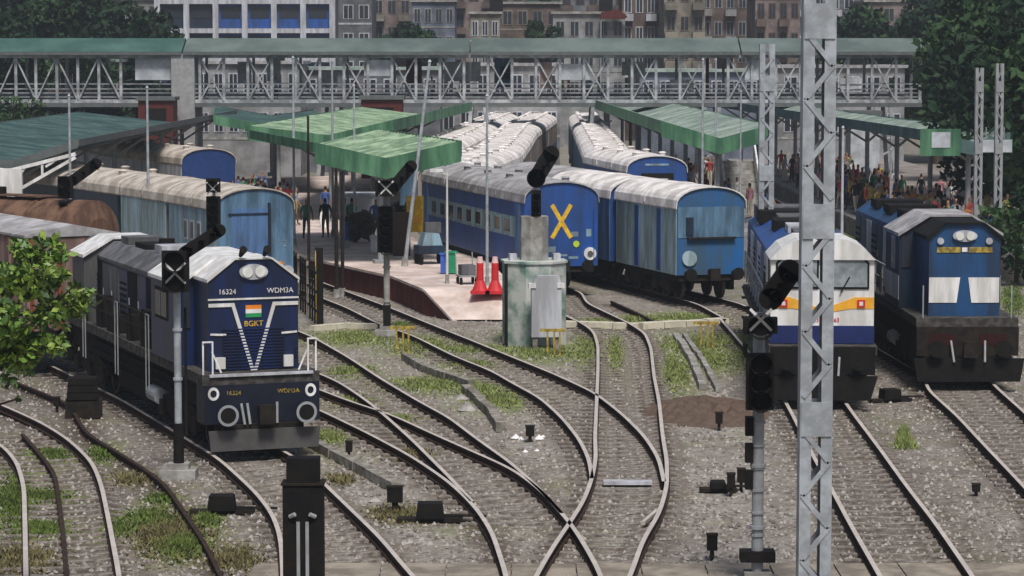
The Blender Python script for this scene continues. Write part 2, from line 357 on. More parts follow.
def coach(name, label, cat, front, th, L, side, roof, end, W=3.1, zf=1.05, ze=3.8, zt=4.5, ribs=3, windows=None, stripe=None, doors=None, roofw=.06, group=None, endf=None, low=False):
    t = thing(name, label, cat, (front[0], front[1], .22), R(th), group)
    prof = [(-W/2, zf), (W/2, zf)]+arc(W, ze, zt-.05)
    MB().prism(prof, .06, L-.06).ob('body', side, t)
    for y in ((-.0, .06) if True else ()) and (0, L-.06): MB().prism([(-W/2+.03, zf), (W/2-.03, zf)]+arc(W-.06, ze, zt-.08), y, y+.06).ob('end_wall', end, t)
    a = arc(W+roofw, ze-.04, zt); a[0] = (a[0][0], ze-.14); a[-1] = (a[-1][0], ze-.14)
    b = [(x*.985, z-.05) for x, z in a]
    r = MB().prism(a+b[::-1], -.08, L+.08).ob('roof', roof, t, smooth=False)
    for i in range(ribs):
        y = L*(i+1)/(ribs+1); aa = arc(W+roofw+.03, ze-.04, zt+.025)
        MB().prism(aa+[(x*.98, z-.05) for x, z in aa][::-1], y-.05, y+.05).ob('roof_seam', roof, r)
    if not low:
        for i in range(max(2, int(L/3.2))):
            y = L*(i+.5)/max(2, int(L/3.2))
            for s in (-1, 1):
                MB().cyl((s*.7,y,zt-.25),(s*.7,y,zt+.06),.16,n=10).cyl((s*.7,y,zt+.06),(s*.7,y,zt+.12),.22,.12,n=10).ob('roof_vent', roof, r)
    MB().box(-W/2+.15, W/2-.15, .1, L-.1, zf-.25, zf-.002).box(-.9,.9,L*.4,L*.6,.45,zf-.25).ob('underframe', m_under, t)
    if L > 14:
        bogie(t, 3.4); bogie(t, L-3.4)
    else:
        bogie(t, 1.9, 2.2, 2); bogie(t, L-1.9, 2.2, 2)
    buffers(t, 0); buffers(t, L, back=True)
    if stripe:
        for s in (-1, 1): box('stripe', stripe[2], t, s*W/2-.006-(0 if s > 0 else .0), s*W/2+.006, .1, L-.1, stripe[0], stripe[1])
    if windows:
        n, z0, z1, wm = windows
        for s in (-1, 1):
            for i in range(n):
                y = 1.9+(L-3.8)*(i+.5)/n; ww = (L-3.8)/n*.62
                x = s*(W/2)
                f = MB().box(x-.015, x+.015, y-ww/2, y+ww/2, z0, z1).ob('window', m_gband if wm is None else wm, t)
                MB().box(x-.02, x+.02, y-ww/2+.08, y+ww/2-.08, z0+.08, z1-.08).ob('pane', m_glass, f)
    if doors:
        for s in (-1, 1):
            for (y, w2, dm) in doors:
                x = s*W/2; box('door', dm, t, x-.02, x+.02, y-w2/2, y+w2/2, zf+.05, ze-.25)
    if endf: endf(t, W, zf, ze, zt)
    return t
def nxt(t, th, L, gap=.7):
    x, y, _ = t.location; return (x-math.sin(R(th))*(L+gap), y+math.cos(R(th))*(L+gap))
# --- blue coach with yellow X
def xend(t, W, zf, ze, zt):
    for a, b in (((-.4,3.55),(.4,2.2)), ((.4,3.55),(-.4,2.2))):
        v = Vector((b[0]-a[0], 0, b[1]-a[1])).normalized(); nrm = Vector((v.z, 0, -v.x))*.085; y = -.008 if a[0] < 0 else -.014
        vs = [Vector((a[0],y,a[1]))-nrm, Vector((a[0],y,a[1]))+nrm, Vector((b[0],y,b[1]))+nrm, Vector((b[0],y,b[1]))-nrm]
        MB().add(vs+[p+Vector((0,.012,0)) for p in vs], [(0,1,2,3),(7,6,5,4),(0,4,5,1),(1,5,6,2),(2,6,7,3),(3,7,4,0)]).ob('painted_cross_arm', m_yel, t)
    MB().cyl((1.2,-.06,1.55),(1.2,.0,1.55),.26,n=20).cyl((1.2,-.09,1.55),(1.2,-.06,1.55),.12,n=14,m=1).ob('tail_disc', [m_white, m_grey], t)
    MB().cyl((.62,-.03,1.95),(.62,.0,1.95),.13,n=16).ob('marker_disc', mat('lime', (.5,.65,.05)), t)
    for x, z, w2, h in ((.55,2.35,.3,.2),(1.15,2.4,.22,.3),(-.45,1.75,.4,.22),(.5,1.4,.4,.1),(-1.1,1.6,.3,.12),(.1,1.5,.3,.08)): box('stencil_plate', m_pale, t, x-w2/2, x+w2/2, -.006, 0, z-h/2, z+h/2)
    for s in (-1, 1): MB().cyl((s*1.35,-.06,1.3),(s*1.35,-.06,3.4),.02,n=6).ob('grab_rail', m_royal, t)
    MB().cyl((-.3,-.15,1.0),(-.3,-.1,.55),.04,n=6).cyl((.3,-.15,1.0),(.3,-.1,.5),.04,n=6).ob('brake_hose', m_black, t)
X0 = (2.0, 109)
xc = coach('passenger_coach', 'blue coach with a yellow cross painted on its end wall', 'train coach', X0, 14.5, 19, m_royal, m_groof, m_royal, ribs=3,
      stripe=(2.15, 3.0, m_pale), windows=(9, 2.25, 2.92, m_paleg), doors=[(1.0,.8,m_steelb),(18,.8,m_steelb)], endf=xend)
GB = 'white roofed coaches curving away behind the cross marked coach'
pos = nxt(xc, 14.5, 19)
for th, L, lb in ((-5.5, 19.5, 'white roofed coach directly behind the coach with the yellow cross'), (-1.8, 20, 'second white roofed coach with tan side behind the cross marked coach'), (-1.6, 20, 'third white roofed coach of the curving rake, before the bridge'), (-3.0, 20, 'fourth white roofed coach of the curving rake, near the bridge'), (-3.0, 20, 'farthest white roofed coach, passing beneath the footbridge')):
    c = coach('passenger_coach', lb, 'train coach', pos, th, L, m_tan, m_wroof, m_tan, ribs=5, group=GB, stripe=(1.6, 2.2, m_dullb)); pos = nxt(c, th, L, .5)
pos = (-4.8, 152)
for i, (th, lb) in enumerate(((-3.2, 'white roofed coach beside the green canopy, nearest of the left rake'), (-2.7, 'middle white roofed coach of the rake beside the green canopies'), (-3, 'white roofed coach of the left rake going under the footbridge'), (-3, 'last white roofed coach of the left rake beyond the footbridge'))):
    c = coach('passenger_coach', lb, 'train coach', pos, th, 20, m_tan, m_wroof, m_dullb, ribs=4, group='white roofed coaches beside the canopy'); pos = nxt(c, th, 20, .5)
m_dullr = mat('faded royal paint', (.02,.11,.3), .6, c2=(.05,.1,.16), amt=1, scale=1.5, streak=True)
# --- parcel vans
def vend(t, W, zf, ze, zt):
    box('end_panel', m_dullb, t, -W/2+.06, W/2-.06, -.02, 0, 2.5, ze-.1)
    box('end_ladder', m_dkblue, t, -1.05, -.75, -.07, -.03, 2.6, 3.3)
    MB().cyl((-.9,-.08,1.7),(-.9,0,1.7),.3,n=18).ob('brake_wheel', m_paleg, t)
    box('end_step', m_under, t, -1.0, 1.0, -.16, -.02, 2.45, 2.52)
GV = 'parcel vans with pale roofs'
v1 = coach('parcel_van', 'nearest pale parcel van with dark door slots and a bright blue end', 'railway van', (7.75,105), 17, 7.2, m_paleg, m_wroof, m_dullr, W=2.85, ribs=1, doors=[(2.0,.42,m_royal),(4.6,.42,m_royal)], endf=vend, group=GV, roofw=.1, low=True)
p2 = nxt(v1, 17, 7.2, .35)
v2 = coach('parcel_van', 'slate blue parcel van behind the nearest pale van', 'railway van', p2, 17, 8.2, m_steelb, m_wroof, m_royal, ribs=1, doors=[(3.0,.5,m_dkblue),(6.4,.5,m_dkblue)], group=GV, roofw=.1, low=True)
p3 = nxt(v2, 17, 8.2, .35)
coach('parcel_van', 'third parcel van, mostly hidden by the cross marked coach', 'railway van', p3, 16, 8, m_steelb, m_groof, m_royal, ribs=1, group=GV, low=True)
# --- coach with blue arched end
def eend(t, W, zf, ze, zt):
    box('gangway', m_black, t, -.8, .8, -.3, 0, 1.1, 3.6); box('gangway_step', m_gband, t, -.5, .5, -.36, -.3, 3.1, 3.35)
    box('name_plate', m_pale, t, -.6, .6, -.02, 0, 3.98, 4.08)
e1 = coach('passenger_coach', 'coach with an arched blue end and white roof beyond the vans', 'train coach', (7.3,136), 9, 12, m_royal, m_wroof, m_royal, ribs=2, endf=eend)
pos = nxt(e1, 9, 12, .5)
for i, lb in enumerate(('narrow white roofed coach behind the arched blue end coach', 'white roofed coach halfway to the bridge on the middle track', 'white roofed coach of the middle track close to the footbridge', 'white roofed coach beyond the footbridge on the middle track')):
    c = coach('passenger_coach', lb, 'train coach', pos, -.6, 20, m_dullb, m_wroof, m_dullb, ribs=4, W=2.8, group='white roofed coaches of the middle track'); pos = nxt(c, -.6, 20, .4)
# --- light blue van at left and its rake
def mend(t, W, zf, ze, zt):
    box('end_door', m_steelb, t, -.95, .55, -.02, 0, 1.6, 3.7); box('door_post', m_dkblue, t, .5, .62, -.05, 0, 1.2, 3.9); box('door_bar', m_dkblue, t, -1.1, .55, -.05, -.02, 3.45, 3.52)
    MB().cyl((1.0,-.12,1.5),(1.0,0,1.5),.12,n=12).ob('tail_lamp', m_saf, t); MB().cyl((1.3,-.15,1.25),(1.3,0,1.25),.2,n=14).ob('marker_disc', m_gband, t)
    text('number', '72', .35, m_pale, t, (1.1, -.01, 2.3), FACE)
c = coach('goods_van', 'light blue van end with a flat door behind the navy locomotive', 'railway van', (-9.9,104), 24, 6.4, m_pale, m_croof, m_dullb, ribs=1, windows=(3,2.3,3.1,m_gband), endf=mend, roofw=.1, low=True)
p = nxt(c, 24, 6.4, .4)
c = coach('goods_van', 'van with a dusty cream roof behind the light blue van', 'railway van', p, 26, 6, m_paleg, m_croof, m_grey, ribs=1, low=True); p = nxt(c, 26, 6, .4)
c = coach('passenger_coach', 'dark teal coach under the left canopy', 'train coach', p, 28, 14, m_dkblue, m_croof, m_teal, ribs=2); p = nxt(c, 30, 14, .5)
c = coach('passenger_coach', 'coach with a dark blue arched end and cream roof below the left canopy', 'train coach', (-16.4,146), 26, 20, m_gband, m_croof, mat('deep blue end', (.01,.04,.16), .5), ribs=4)

# --- locomotives
def profile_hood(w_, z0, ztop, flat, shoulder): return [(-w_/2,z0),(w_/2,z0),(w_/2,shoulder),(flat/2,ztop),(-flat/2,ztop),(-w_/2,shoulder)]
def fence_rail(parent, pts, m, h=.9, step=1.4):
    P = [Vector(p) for p in pts]; b = MB()
    for a, c in zip(P, P[1:]):
        b.bar(a+Vector((0,0,h)), c+Vector((0,0,h)), .045); b.bar(a+Vector((0,0,h*.55)), c+Vector((0,0,h*.55)), .035)
    o = b.ob('handrail', m, parent)
    for a, c in zip(P, P[1:]):
        n = max(1, round((c-a).length/step))
        for i in range(n+1): q = a+(c-a)*i/n; MB().bar(q, q+Vector((0,0,h)), .05).ob('stanchion', m, o)
def bent(pts, w_, y, m, name, parent):
    b = MB(); P = [Vector((x, y, z)) for x, z in pts]
    for a, c in zip(P, P[1:]): d = (c-a).normalized()*w_*.35; b.bar(a-d, c+d, w_, .012, up=(0,0,1)) if abs((c-a).normalized().z) < .95 else b.bar(a-d, c+d, w_, .012, up=(1,0,0))
    return b.ob(name, m, parent)
def ribbon(pts, w_, y, m, name, parent, th=.01):
    b = MB(); n = len(pts)
    for (x0,z0),(x1,z1) in zip(pts, pts[1:]):
        d = Vector((x1-x0, z1-z0)).normalized(); e = d*w_*.4; nn = Vector((-d.y, d.x))*w_/2; y2 = y-.0007*len(b.v)/8
        q = [(x0-e.x-nn.x, z0-e.y-nn.y),(x0-e.x+nn.x, z0-e.y+nn.y),(x1+e.x+nn.x, z1+e.y+nn.y),(x1+e.x-nn.x, z1+e.y-nn.y)]
        b.add([(a, y2, c) for a, c in q]+[(a, y2+th, c) for a, c in q], [(0,1,2,3),(7,6,5,4),(0,4,5,1),(1,5,6,2),(2,6,7,3),(3,7,4,0)])
    return b.ob(name, m, parent)
def oval(x, z, rx, rz, y0, y1, m, name, parent, n=24):
    return MB().prism([(x+rx*math.cos(2*math.pi*i/n), z+rz*math.sin(2*math.pi*i/n)) for i in range(n)], y0, y1).ob(name, m, parent)
m_gplt = mat('grimy walkway edge', (.09,.085,.08), .8, c2=(.04,.036,.032), amt=1, scale=4)
def running_gear(t, L, w_=2.95, zp=1.7):
    box('platform', m_under if False else m_gplt, t, -w_/2, w_/2, .05, L-.05, zp, zp+.25)
    box('frame_side', m_under, t, -w_/2+.25, w_/2-.25, .15, L-.15, 1.0, zp-.002)
    bogie(t, 3.4, 4.4, 3, 1.15); bogie(t, L-3.4, 4.4, 3, 1.15)
    MB().prism([(-1.2,.45),(-.9,.3),(.9,.3),(1.2,.45),(1.3,1.0),(-1.3,1.0)], L/2-1.8, L/2+1.8).ob('fuel_tank', m_under, t)
    for s in (-1, 1):
        MB().cyl((s*1.25,L/2-2.6,.8),(s*1.25,L/2-3.6,.8),.22,n=14).ob('air_reservoir', m_gsteel, t)
        for y in (L-.5,):
            st = MB()
            for k in range(4): st.box(s*1.35-.2, s*1.35+.2, y-.3, y+.3, .45+k*.35, .49+k*.35)
            st.ob('steps', m_under, t)
def hood_side_details(t, w_, y0, y1, z0, z1, m, n, dm):
    for s in (-1, 1):
        for i in range(n):
            a = y0+(y1-y0)*i/n+.06; b = y0+(y1-y0)*(i+1)/n-.06; x = s*w_/2
            d = MB().box(x-.03, x+.03, a, b, z0, z1).ob('access_door', dm if callable(dm) is False else dm(i), t)
            if i % 3 == 1:
                lv = MB()
                for k in range(7): z = z0+.25+(z1-z0-.5)*k/7; lv.box(x-.05, x+.05, a+.1, b-.1, z, z+.07)
                lv.ob('louvre', m_black, d)
            else: MB().box(x-.05, x+.05, b-.14, b-.1, (z0+z1)/2-.1, (z0+z1)/2+.1).ob('handle', m_steel, d)
# ---- left navy locomotive
LL = 17.8; x0, y0, _ = G(258, 459)
t = thing('diesel_locomotive', 'navy diesel locomotive with a white V stripe and number 16324', 'locomotive', (x0+.14, y0-.3, .2), R(20.5))
running_gear(t, LL)
hw = 2.28; ht = 4.68; hs = 4.2
MB().prism(profile_hood(hw, 1.95, ht, .9, hs), .75, 2.2).ob('front_hood', m_navy, t)
MB().prism([(-hw/2-.03,hs-.06),(-hw/2-.03,hs+.02),(-.49,ht+.04),(.49,ht+.04),(hw/2+.03,hs+.02),(hw/2+.03,hs-.06),(.46,ht+.005),(-.46,ht+.005)], .7, 2.2).ob('hood_roof', m_white, t)
cabp = profile_hood(2.98, 1.95, 4.6, 1.2, 4.0)
cb = MB().prism(cabp, 2.2, 5.4).ob('cab', m_navy, t)
MB().prism([(-1.54,3.95),(-1.54,4.04),(-.62,4.66),(.62,4.66),(1.54,4.04),(1.54,3.95),(.6,4.601),(-.6,4.601)], 2.05, 5.55).ob('cab_roof', m_white, t)
for s in (-1, 1):
    f = MB().box(s*1.49-.02, s*1.49+.02, 3.5, 4.9, 2.95, 3.75).ob('window', m_under, cb); MB().box(s*1.49-.03, s*1.49+.03, 3.58, 4.16, 3.03, 3.67).box(s*1.49-.03, s*1.49+.03, 4.22, 4.82, 3.03, 3.67).ob('pane', m_glass, f)
    f = MB().box(s*1.32-.1, s*1.32+.08, 2.16, 2.2, 2.9, 3.8).ob('window', m_glass, cb)
rh = MB().prism(profile_hood(2.05, 1.95, 4.22, 1.1, 3.85), 5.4, LL-.7).ob('long_hood', m_navy, t)
MB().prism([(-1.07,3.79),(-1.07,3.87),(-.57,4.26),(.57,4.26),(1.07,3.87),(1.07,3.79),(.55,4.221),(-.55,4.221)], 5.6, LL-.6).ob('hood_roof', m_grey, t)
hood_side_details(t, 2.05, 5.6, LL-.8, 2.05, 3.7, m_navy, 10, lambda i: m_grey if i in (5,6,8) else m_black if i % 2 else m_navy)
for y, a, b, c_, mm in ((7.0,.5,1.2,.16,m_black),(9.0,.45,.9,.22,m_gband),(11,.5,1.3,.14,m_black),(13.0,.5,1.0,.2,m_grey)):
    box('roof_hatch', mm, t, -a, a, y-b/2, y+b/2, 4.265, 4.265+c_)
MB().cyl((0,9.9,4.2),(0,9.9,4.6),.22,n=14).ob('exhaust_stack', m_black, t)
MB().prism(profile_hood(2.9, 1.95, 4.32, 1.2, 3.85), LL-3.6, LL-1.9).ob('radiator_housing', m_grey, t)
MB().prism([(-1.5,3.8),(-1.5,3.89),(-.62,4.37),(.62,4.37),(1.5,3.89),(1.5,3.8),(.6,4.321),(-.6,4.321)], LL-3.7, LL-1.8).ob('radiator_roof', m_white, t)
for s in (-1, 1):
    fence_rail(t, [(s*1.4,5.6,1.95),(s*1.4,LL-3.7,1.95)], m_under, .9, 1.5)
    for y_ in (5.7, 9.5, LL-3.9):
        for q_ in (0,.35): MB().bar((s*1.5,y_+q_,.9),(s*1.5,y_+q_,2.9),.028).ob('grab_rail', m_gsteel, t)
        MB().bar((s*1.5,y_,2.9),(s*1.5,y_+.35,2.9),.028).ob('grab_rail', m_gsteel, t)
    for y_, w_, h_ in ((6.6,.8,1.0),(8.6,.5,.7),(10.8,.9,.5),(12.4,.5,.9)): box('equipment_box', m_black, t, s*1.2-.2, s*1.2+.2, y_-w_/2, y_+w_/2, 1.951, 1.95+h_)
    for z_ in (1.2,1.45): MB().cyl((s*1.28,4,z_),(s*1.28,LL-4,z_),.04,n=8).ob('pipe', m_under, t)
# front face
yf = .74
ribbon([(-1.13,3.72),(1.13,3.72)], .045, yf-.02, m_white, 'stripe', t)
ribbon([(-1.1,3.58),(-.52,3.58),(-.04,1.98)], .09, yf-.02, m_white, 'stripe', t); ribbon([(.04,1.98),(.52,3.58),(1.1,3.58)], .09, yf-.022, m_white, 'stripe', t)
oval(0, 4.38, .36, .19, yf-.07, yf, m_gband, 'headlight_housing', t)
for s in (-1, 1): oval(s*.16, 4.38, .13, .13, yf-.1, yf-.07, m_lamp, 'headlight', t)
text('number', '16324', .18, m_white, t, (-.66, yf-.01, 3.9), FACE); text('class_lettering', 'WDM3A', .18, m_white, t, (.68, yf-.01, 3.9), FACE)
for i, mm in enumerate((m_saf, m_white, m_igrn)): box('flag_band', mm, t, -.2, .2, yf-.012, yf, 3.56-.1*(i+1), 3.56-.1*i)
text('emblem_lettering', 'BGKT', .19, m_yel, t, (0, yf-.012, 3.1), FACE)
for i in range(14):
    z = 1.99+i*.075; wz = .78; MB().box(-wz, wz, yf-.03, yf, z, z+.03).ob('louvre', m_navy, t)
for s in (-1, 1):
    ribbon([(s*.72,2.85),(s*1.08,2.87)], .05, yf-.03, m_white, 'grab_handle', t)
    box('marker_lamp', m_white, t, s*.86-.12, s*.86+.12, yf-.1, yf, 2.02, 2.3)
    o = MB().cyl((s*1.05,.6,2.45),(s*1.05,.72,2.45),.02,n=6).ob('bolt', m_black, t)
    for dx in (0, .22): ribbon([(s*(1.2+dx),.9 if dx else 1.95),(s*(1.2+dx),2.75)], .04, .1+dx*.3, m_white, 'grab_rail', t)
    ribbon([(s*1.2,2.75),(s*1.42,2.75)], .04, .13, m_white, 'grab_rail', t)
    ribbon([(s*1.2,2.5),(s*.98,2.0)], .04, .15, m_white, 'brace', t)
    MB().cyl((s*.3,.8,4.78),(s*.3,.5,4.95),.05,.1,n=10).ob('horn', m_black, t)
box('front_beam', mat('black navy beam', (.004,.007,.02), .5), t, -1.45, 1.45, -.02, .75, .75, 1.7)
box('front_edge', m_gband, t, -1.3, 1.3, -.01, .08, 1.9, 1.965)
for s in (-1, 1):
    q = MB(); n = 20; 
    for k in range(n):
        a0, a1 = 2*math.pi*k/n, 2*math.pi*(k+1)/n; x_, z_ = s*1.22, 1.5
        q.add([(x_+r_*math.cos(a), y_, z_+r_*1.15*math.sin(a)) for y_ in (-.04,-.025) for r_ in (.08,.14) for a in (a0, a1)], [(0,1,3,2),(4,6,7,5),(2,3,7,6),(0,4,5,1)])
    q.ob('lamp_ring', m_white, t)
text('beam_number', '16324', .15, m_ymu, t, (-.72, -.03, 1.5), FACE); text('beam_lettering', 'WDM3A', .15, m_ymu, t, (.66, -.03, 1.5), FACE)
buffers(t, 0, 1.02, .25, mat('dull rim', (.3,.31,.33), .5))
MB().prism([(-1.35,.12),(1.35,.12),(1.4,.62),(-1.4,.62)], -.25, -.18).ob('cattle_guard', mat('dull guard plate', (.09,.085,.085), .6, scale=3), t)
box('guard_bracket', m_under, t, -1.0, 1.0, -.18, .3, .5, .74)
for x_ in (-.55, -.4, .35): MB().cyl((x_,-.1,1.25),(x_*.9,-.22,.75),.035,n=8).ob('brake_hose', m_gsteel, t)
# ---- right blue locomotive
x0, y0, _ = G(961, 392); LR = 17.5
t = thing('diesel_locomotive', 'blue diesel locomotive with white lower panels and a yellow strip', 'locomotive', (x0+.2, y0+.2, .2), R(.5))
running_gear(t, LR, 3.0, 1.7)
MB().prism(profile_hood(2.1, 1.95, 4.68, 1.05, 4.3), .7, 3.2).ob('front_hood', m_rblue, t)
MB().prism([(-1.13,4.2),(-1.13,4.32),(-.57,4.73),(.57,4.73),(1.13,4.32),(1.13,4.2),(.55,4.68),(-.55,4.68)], .6, 3.2).ob('hood_roof', m_black, t)
cb = MB().prism(profile_hood(3.1, 1.95, 4.75, 1.3, 4.2), 3.2, 6.0).ob('cab', m_dkblue, t)
MB().prism([(-1.6,4.15),(-1.6,4.25),(-.66,4.81),(.66,4.81),(1.6,4.25),(1.6,4.15),(.64,4.75),(-.64,4.75)], 3.1, 6.2).ob('cab_roof', m_groof, t)
for s in (-1, 1):
    f = MB().box(s*1.55-.02, s*1.55+.02, 4.0, 4.7, 3.1, 4.1).ob('window', m_gband, cb); MB().box(s*1.55-.03, s*1.55+.03, 4.08, 4.62, 3.18, 4.02).ob('pane', m_glass, f)
    box('side_band', m_gband, cb, s*1.55-.012, s*1.55+.012, 3.21, 5.99, 2.2, 2.95)
    box('window', m_glass, cb, min(s*1.2,s*1.48), max(s*1.2,s*1.48), 3.16, 3.2, 3.2, 4.15)
MB().prism(profile_hood(2.05, 1.95, 4.5, 1.1, 4.15), 6.0, LR-.7).ob('long_hood', m_rblue, t)
hood_side_details(t, 2.05, 6.1, LR-.8, 2.05, 4.0, m_rblue, 8, lambda i: m_gband if i in (2,5) else m_dkblue)
for y in (8, 11, 14): box('roof_hatch', m_black, t, -.8, .8, y-.7, y+.7, 4.4, 4.68)
yf = .69
oval(0, 4.33, .36, .17, yf-.08, yf, m_gband, 'headlight_housing', t)
for s in (-1, 1):
    oval(s*.16, 4.33, .12, .12, yf-.12, yf-.08, m_lamp, 'headlight', t)
    box('front_panel', m_white, t, min(s*.22,s*1.13), max(s*.22,s*1.13), yf-.012, yf, 1.98, 2.78) if False else None
for s in (-1, 1):
    MB().prism([(.12,3.1),(1.04,3.1),(1.04,2.35),(.22,2.35)] if s > 0 else [(-1.04,3.1),(-.12,3.1),(-.22,2.35),(-1.04,2.35)], yf-.012, yf).ob('front_panel', m_white, t)
for s in (-1, 1): box('yellow_strip', m_ymu, t, min(s*.12,s*.82), max(s*.12,s*.82), yf-.012, yf, 3.84, 4.0)
box('centre_plate', m_white, t, -.08, .08, yf-.02, yf-.012, 3.86, 3.99)
for s in (-1, 1):
    MB().cyl((s*.72,.62,4.18),(s*.72,.69,4.18),.1,n=14).ob('classification_lamp', m_gband, t)
    ribbon([(s*1.3,1.0),(s*1.3,2.9)], .04, .1, m_gsteel, 'grab_rail', t)
    fence_rail(t, [(s*1.4,6.2,1.95),(s*1.4,LR-.5,1.95)], m_gsteel, 1.0, 1.6)
MB().box(-1.5,1.5,-.05,.7,.85,1.7).ob('front_beam', m_under, t)
for s in (-1,1): box('beam_panel', mat('faded red panel', (.035,.01,.01), .8), t, s*.75-.4, s*.75+.4, -.06, -.05, 1.15, 1.5)
buffers(t, -.05, 1.1, .25)
MB().prism([(-1.5,.12),(1.5,.12),(1.62,.8),(-1.62,.8)], -.35, -.2).box(-1.3,1.3,-.2,.3,.5,.84).ob('cattle_guard', m_black, t)
for x_ in (-.5, .5): MB().cyl((x_,-.1,1.3),(x_*.9,-.4,.7),.035,n=8).ob('brake_hose', m_gsteel, t)
# ---- white fronted locomotive
x0, y0, _ = G(820, 411); LG = 20
t = thing('diesel_locomotive', 'white fronted diesel locomotive with yellow band behind the lattice mast', 'locomotive', (x0+.08, y0+.1, .2), R(-2.8))
running_gear(t, LG, 3.0, 1.35)
cp_ = [(-1.44,1.62),(1.44,1.62),(1.44,3.95),(1.14,4.28),(.68,4.5),(-.68,4.5),(-1.14,4.28),(-1.44,3.95)]
cb = MB().prism(cp_, .55, 3.4).ob('cab', m_white, t)
MB().prism([(x*1.02, z+.02) for x, z in cp_[2:]], .45, 3.5).ob('cab_roof', m_white, t)
box('lower_front', mat('deep blue front', (.008,.02,.11), .45), t, -1.45, 1.45, .525, 3.3, 1.62, 2.12)
for s in (-1, 1):
    f = MB().prism([(s*.1,3.15),(s*1.3,3.15),(s*1.3,3.88),(s*1.12,4.08),(s*.1,4.08)], .52, .55).ob('window', m_black, cb)
    MB().prism([(s*.16,3.21),(s*1.24,3.21),(s*1.24,3.85),(s*1.08,4.02),(s*.16,4.02)], .505, .52).ob('pane', m_lglass, f)
    MB().bar((s*.5,.49,3.05),(s*.75,.49,3.5),.03).ob('wiper', m_black, f)
    MB().prism([(s*.0,2.46),(s*.0,2.58),(s*.9,2.92),(s*1.435,2.92),(s*1.435,2.6),(s*.8,2.6)], .535, .55).ob('yellow_band', m_org, t)
    box('headlight', m_red, t, s*1.08-.11, s*1.08+.11, .5, .55, 2.64, 2.85)
    box('lamp_lens', m_lamp, t, s*1.08-.05, s*1.08+.05, .49, .5, 2.69, 2.8)
    f = MB().box(s*1.42-.02, s*1.42+.02, 1.2, 2.2, 3.1, 3.9).ob('window', m_black, cb); 
    MB().bar((s*1.45,.9,3.3),(s*1.62,.75,3.3),.03).box(s*1.62-.02,s*1.62+.04,.7,.8,3.05,3.6).ob('mirror', m_black, t)
text('front_lettering', '14063   1.4063', .16, m_red, t, (0, .535, 2.28), FACE)
MB().cyl((0,.6,4.5),(0,.45,4.5),.1,n=14).box(-.16,.16,.6,.9,4.42,4.6).ob('roof_headlight', m_black, t)
h = MB().prism(profile_hood(2.7,1.85,4.3,1.4,3.9), 3.4, LG-.6).ob('long_hood', m_royal, t)
hood_side_details(t, 2.7, 3.6, LG-.8, 2.0, 3.75, m_royal, 12, lambda i: m_gband if i in (1,4,5,8,9) else m_royal)
for y, a, mm in ((5,.6,m_grey),(7.5,.65,m_gband),(10,.95,m_black),(12.3,.7,m_grey),(15,1.2,m_black),(17.6,1.2,m_grey)): box('roof_hatch', mm, t, -a, a, y-.85, y+.85, 4.1 if a > .7 else 4.305, 4.52)
for s in (-1,1): fence_rail(t, [(s*1.45,3.6,1.85),(s*1.45,LG-.5,1.85)], m_gsteel, .95, 1.8)
box('front_beam', m_black, t, -1.45, 1.45, -.02, .53, .8, 1.58)
buffers(t, 0, 1.25, .28)
MB().prism([(-1.3,.12),(1.3,.12),(1.5,.8),(-1.5,.8)], -.3, -.2).box(-1.2,1.2,-.2,.4,.5,.84).ob('cattle_guard', m_black, t)
for x_ in (-.45, .45): MB().cyl((x_,-.05,1.3),(x_*.9,-.3,.8),.035,n=8).ob('brake_hose', m_gsteel, t)
# ---- wagons behind the navy locomotive
bx, by = G(258,459)[0]-math.sin(R(23))*18.6, G(258,459)[1]+math.cos(R(23))*18.6
t = thing('goods_wagon', 'faded box wagon coupled behind the navy locomotive', 'railway wagon', (bx, by, .22), R(30))
MB().box(-1.5,1.5,0,9,1.2,4.1).ob('body', m_pink, t); MB().prism([(-1.55,4.08),(1.55,4.08),(1.55,4.15),(0,4.45),(-1.55,4.15)], -.05, 9.05).ob('roof', m_groof, t)
for s in (-1,1):
    for k in range(8): box('side_rib', m_pink, t, s*1.5-.06, s*1.5+.06, .15+k*1.22, .27+k*1.22, 1.25, 4.0)
for k in range(4): box('end_rib', mat('rust red rib', (.25,.06,.04), .8), t, -1.4+k*.9, -1.28+k*.9, -.06, 0, 1.25, 4.0)
box('underframe', m_under, t, -1.3,1.3,.1,8.9,.9,1.195); bogie(t,1.8,2.2,2); bogie(t,7.2,2.2,2); buffers(t,0); buffers(t,9,back=True)
t = thing('tank_wagon', 'brown tank wagon beyond the leafy bush at left', 'railway wagon', (-15.2, 99.5, .22), R(55))
MB().cyl((0,.3,2.9),(0,10.5,2.9),1.35,n=28).ob('tank', m_rust, t, smooth=False)
for y in (.3, 10.5): MB().cyl((0,y,2.9),(0,y+(-.3 if y<1 else .3),2.9),1.35,.7,n=28).ob('tank_end', m_rust, t)
for y in (2.8,5.4,8): MB().cyl((0,y-.05,2.9),(0,y+.05,2.9),1.385,n=28).ob('tank_band', m_rust, t)
MB().cyl((0,5.4,4.2),(0,5.4,4.6),.4,n=16).ob('dome', m_black, t); box('walkway', m_rust, t, -.5,.5,2.6,8.2,4.3,4.34) 
box('ladder', m_black, t, 1.2,1.4,5.2,5.6,1.4,4.2)
box('underframe', m_under, t, -1.2,1.2,0,10.8,1.2,1.55); bogie(t,1.8,2.2,2); bogie(t,9,2.2,2); buffers(t,0); buffers(t,10.8,back=True)

